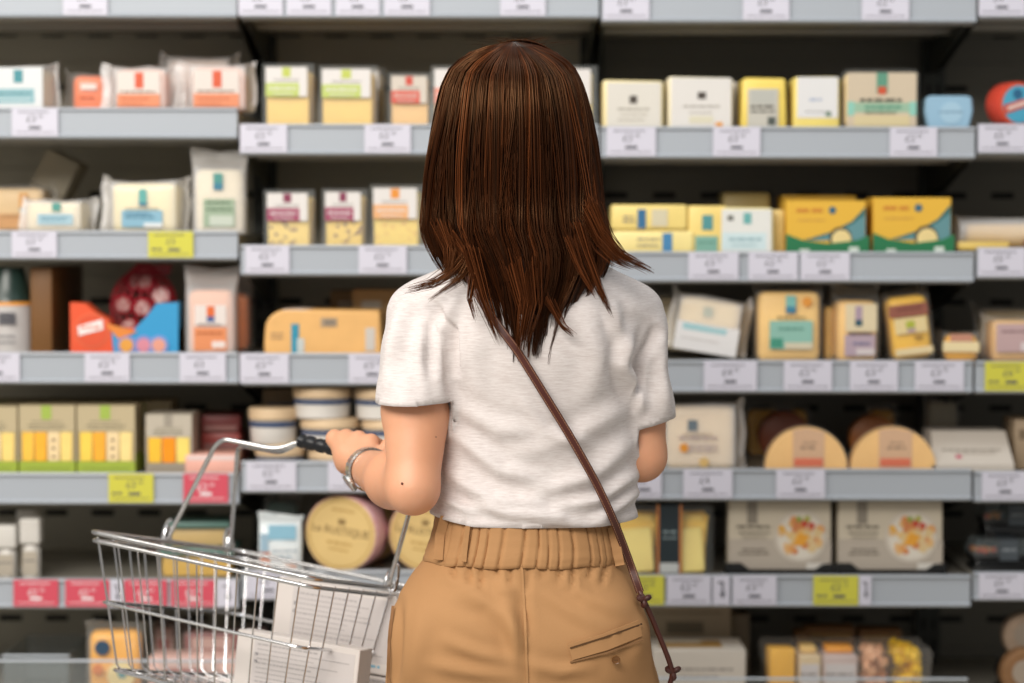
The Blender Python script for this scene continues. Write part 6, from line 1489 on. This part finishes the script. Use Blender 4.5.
# two bail handles whose ends hook on the short sides, brought together in the grip
gL = Vector(GR_C + GR_D * .115) + boff; gR = Vector(GR_C - GR_D * .055) + boff
def rounded(pts, r=.022, n=6):
    out = [pts[0]]
    for i in range(1, len(pts) - 1):
        p, a, c = pts[i], pts[i - 1], pts[i + 1]; ra = min(r, (a - p).length * .45); rc = min(r, (c - p).length * .45); s0, s1 = p + (a - p).normalized() * ra, p + (c - p).normalized() * rc
        out += [s0 * (1 - t) ** 2 + p * 2 * t * (1 - t) + s1 * t ** 2 for t in [k / n for k in range(n + 1)]]
    out.append(pts[-1]); return out
def V_(px, py, Y): return Vector(at3(px, py, Y)) + boff
gd = Vector(GR_D)
for k, (cpos, top, jog) in enumerate(((.03, (219, 438, 3.58), (278, 450, 3.53)), (.90, (238, 445, 3.66), (281, 453, 3.54)))):
    pl = bpt(1.0, cpos, 0) + Vector((0, 0, .008)); pr = bpt(-1.0, cpos + .04, 0) + Vector((0, 0, .008))
    o_ = Vector((0, .002 - .004 * k, 0))
    corner_r = V_(428, 446 + 3 * k, 3.385 + .02 * k)
    path = rounded([pl, V_(*top), V_(*jog), gL + gd * -.004 + o_, gR + o_, corner_r, pr])
    m = MB(); m.tube(path, .0036, CHROME, n=9)
    for p in (pl, pr):                                             # hooked eye at each end
        d_ = (V_(*top) - pl).normalized() if p is pl else (corner_r - pr).normalized()
        sd = Vector(u_) * (1 if p is pl else -1); lp = [p + d_ * t1 + sd * s1 + Vector((0, 0, z1)) for t1, s1, z1 in ((.0, 0, 0), (-.006, .004, -.004), (-.004, .010, -.006), (.004, .012, -.002), (.014, .012, .006), (.022, .010, .010), (.026, .005, .008))]
        m.tube(rounded(lp, .006, 4), .0028, CHROME, n=8)
    m.build('handle', bk)
    for p in (pl, pr):
        m = MB(); cc = p + Vector((0, 0, -.004)); d_ = Vector(vv_ / np.linalg.norm(vv_)); m.tube(rounded([cc - d_ * .012 + Vector((0, 0, -.004)), cc - d_ * .008 + Vector((0, 0, .014)), cc + Vector((0, 0, .026)), cc + d_ * .006 + Vector((0, 0, .012)), cc + d_ * .009 + Vector((0, 0, -.004))], .008), .0022, CHROME, n=7); m.build('handle_eye', bk)
m = MB(); ng = 44; pts, rr = [], []
for i in range(ng + 1):
    f_ = i / ng; pts.append(gL.lerp(gR, f_)); rr.append(.0088 + .0016 * (math.sin(f_ * 2 * math.pi * 9) > 0) - .004 * (f_ < .01 or f_ > .99))
m.tube(pts, rr, mat('grip_black', '15161a', .35), n=16); m.build('handle_grip', bk)

# cartons in the basket
WCT = card('e4dcd6'); GCT = ink('cfc7c4')
ud = Vector(uu_).normalized(); vd = Vector(vv_).normalized(); wd3 = Vector(-dn_)
ud0 = ud; nrm_ = ud.cross(wd3).normalized(); nrm_ = nrm_ if nrm_.y > 0 else -nrm_
def carton_in(name, label, base_px, c_at, w, h, d, lean, seed, flat=False):
    """carton standing c_at of the way across the basket, front along its long side"""
    lo_, hi_ = 3.2, 3.8
    for _ in range(30):
        Y = (lo_ + hi_) / 2; q_ = at3(base_px[0], base_px[1], Y) - bc_; G_ = np.stack([uu_ / 2, vv_ / 2, dn_], 1); sol = np.linalg.solve(G_, q_)
        if sol[1] < c_at: lo_ = Y
        else: hi_ = Y
    w *= Y / 3.4; h *= Y / 3.4
    o = Vector(at3(base_px[0], base_px[1], Y)); z_ = (wd3 + ud0 * lean).normalized(); x_ = -ud0; x_ = (x_ - z_ * x_.dot(z_)).normalized(); y_ = z_.cross(x_)
    t = thing(name, label, 'carton', (0, 0, 0), (0, 0, 0), 'white cartons in the basket')
    t.matrix_world = Matrix(((x_.x, y_.x, z_.x, o.x), (x_.y, y_.y, z_.y, o.y), (x_.z, y_.z, z_.z, o.z), (0, 0, 0, 1))) @ Matrix.Translation((0, 0, -h))
    m = MB(); m.rbox(0, 0, 0, w, d, h, WCT, r=.0015, seg=1); m.build('carton', t)
    m = MB(); y = -.0003; m.box(w * .15, y, h * .14, w * .97, 0, h * .92, ink('d3cbc9'))
    rr = random.Random(seed)
    for i in range(11): m.words(w * .18, w * rr.uniform(.6, .94), h * (.84 - i * .062), .0014 if i % 4 else .0024, ink('b3acab'), y, seed=seed + i)
    for q_ in (.70, .60): m.box(w * .165, y - .0004, h * q_, w * .185, y, h * (q_ + .035), INKD); m.box(w * .17, y - .0008, h * (q_ + .008), w * .18, y, h * (q_ + .027), ink('d3cbc9'))
    m.box(w * .15, y - .0002, h * .06, w * .55, 0, h * .16, ink('eec9bd')); m.words(w * .6, w * .92, h * .08, .004, ink('7fb4cc'), y, seed=seed + 30); m.build('print', t)
    return t
carton_in('paper_carton', 'white printed carton standing higher at the back of the basket', (277, 577), .12, .20, .112, .035, .0, 3)
carton_in('paper_carton', 'white printed carton standing lower at the front of the basket', (238, 629), -.50, .205, .105, .035, .0, 8)
carton_in('paper_carton', 'flat pale carton lying under the higher white carton', (292, 662), .10, .19, .045, .05, .0, 15)
bpy.context.view_layer.update()
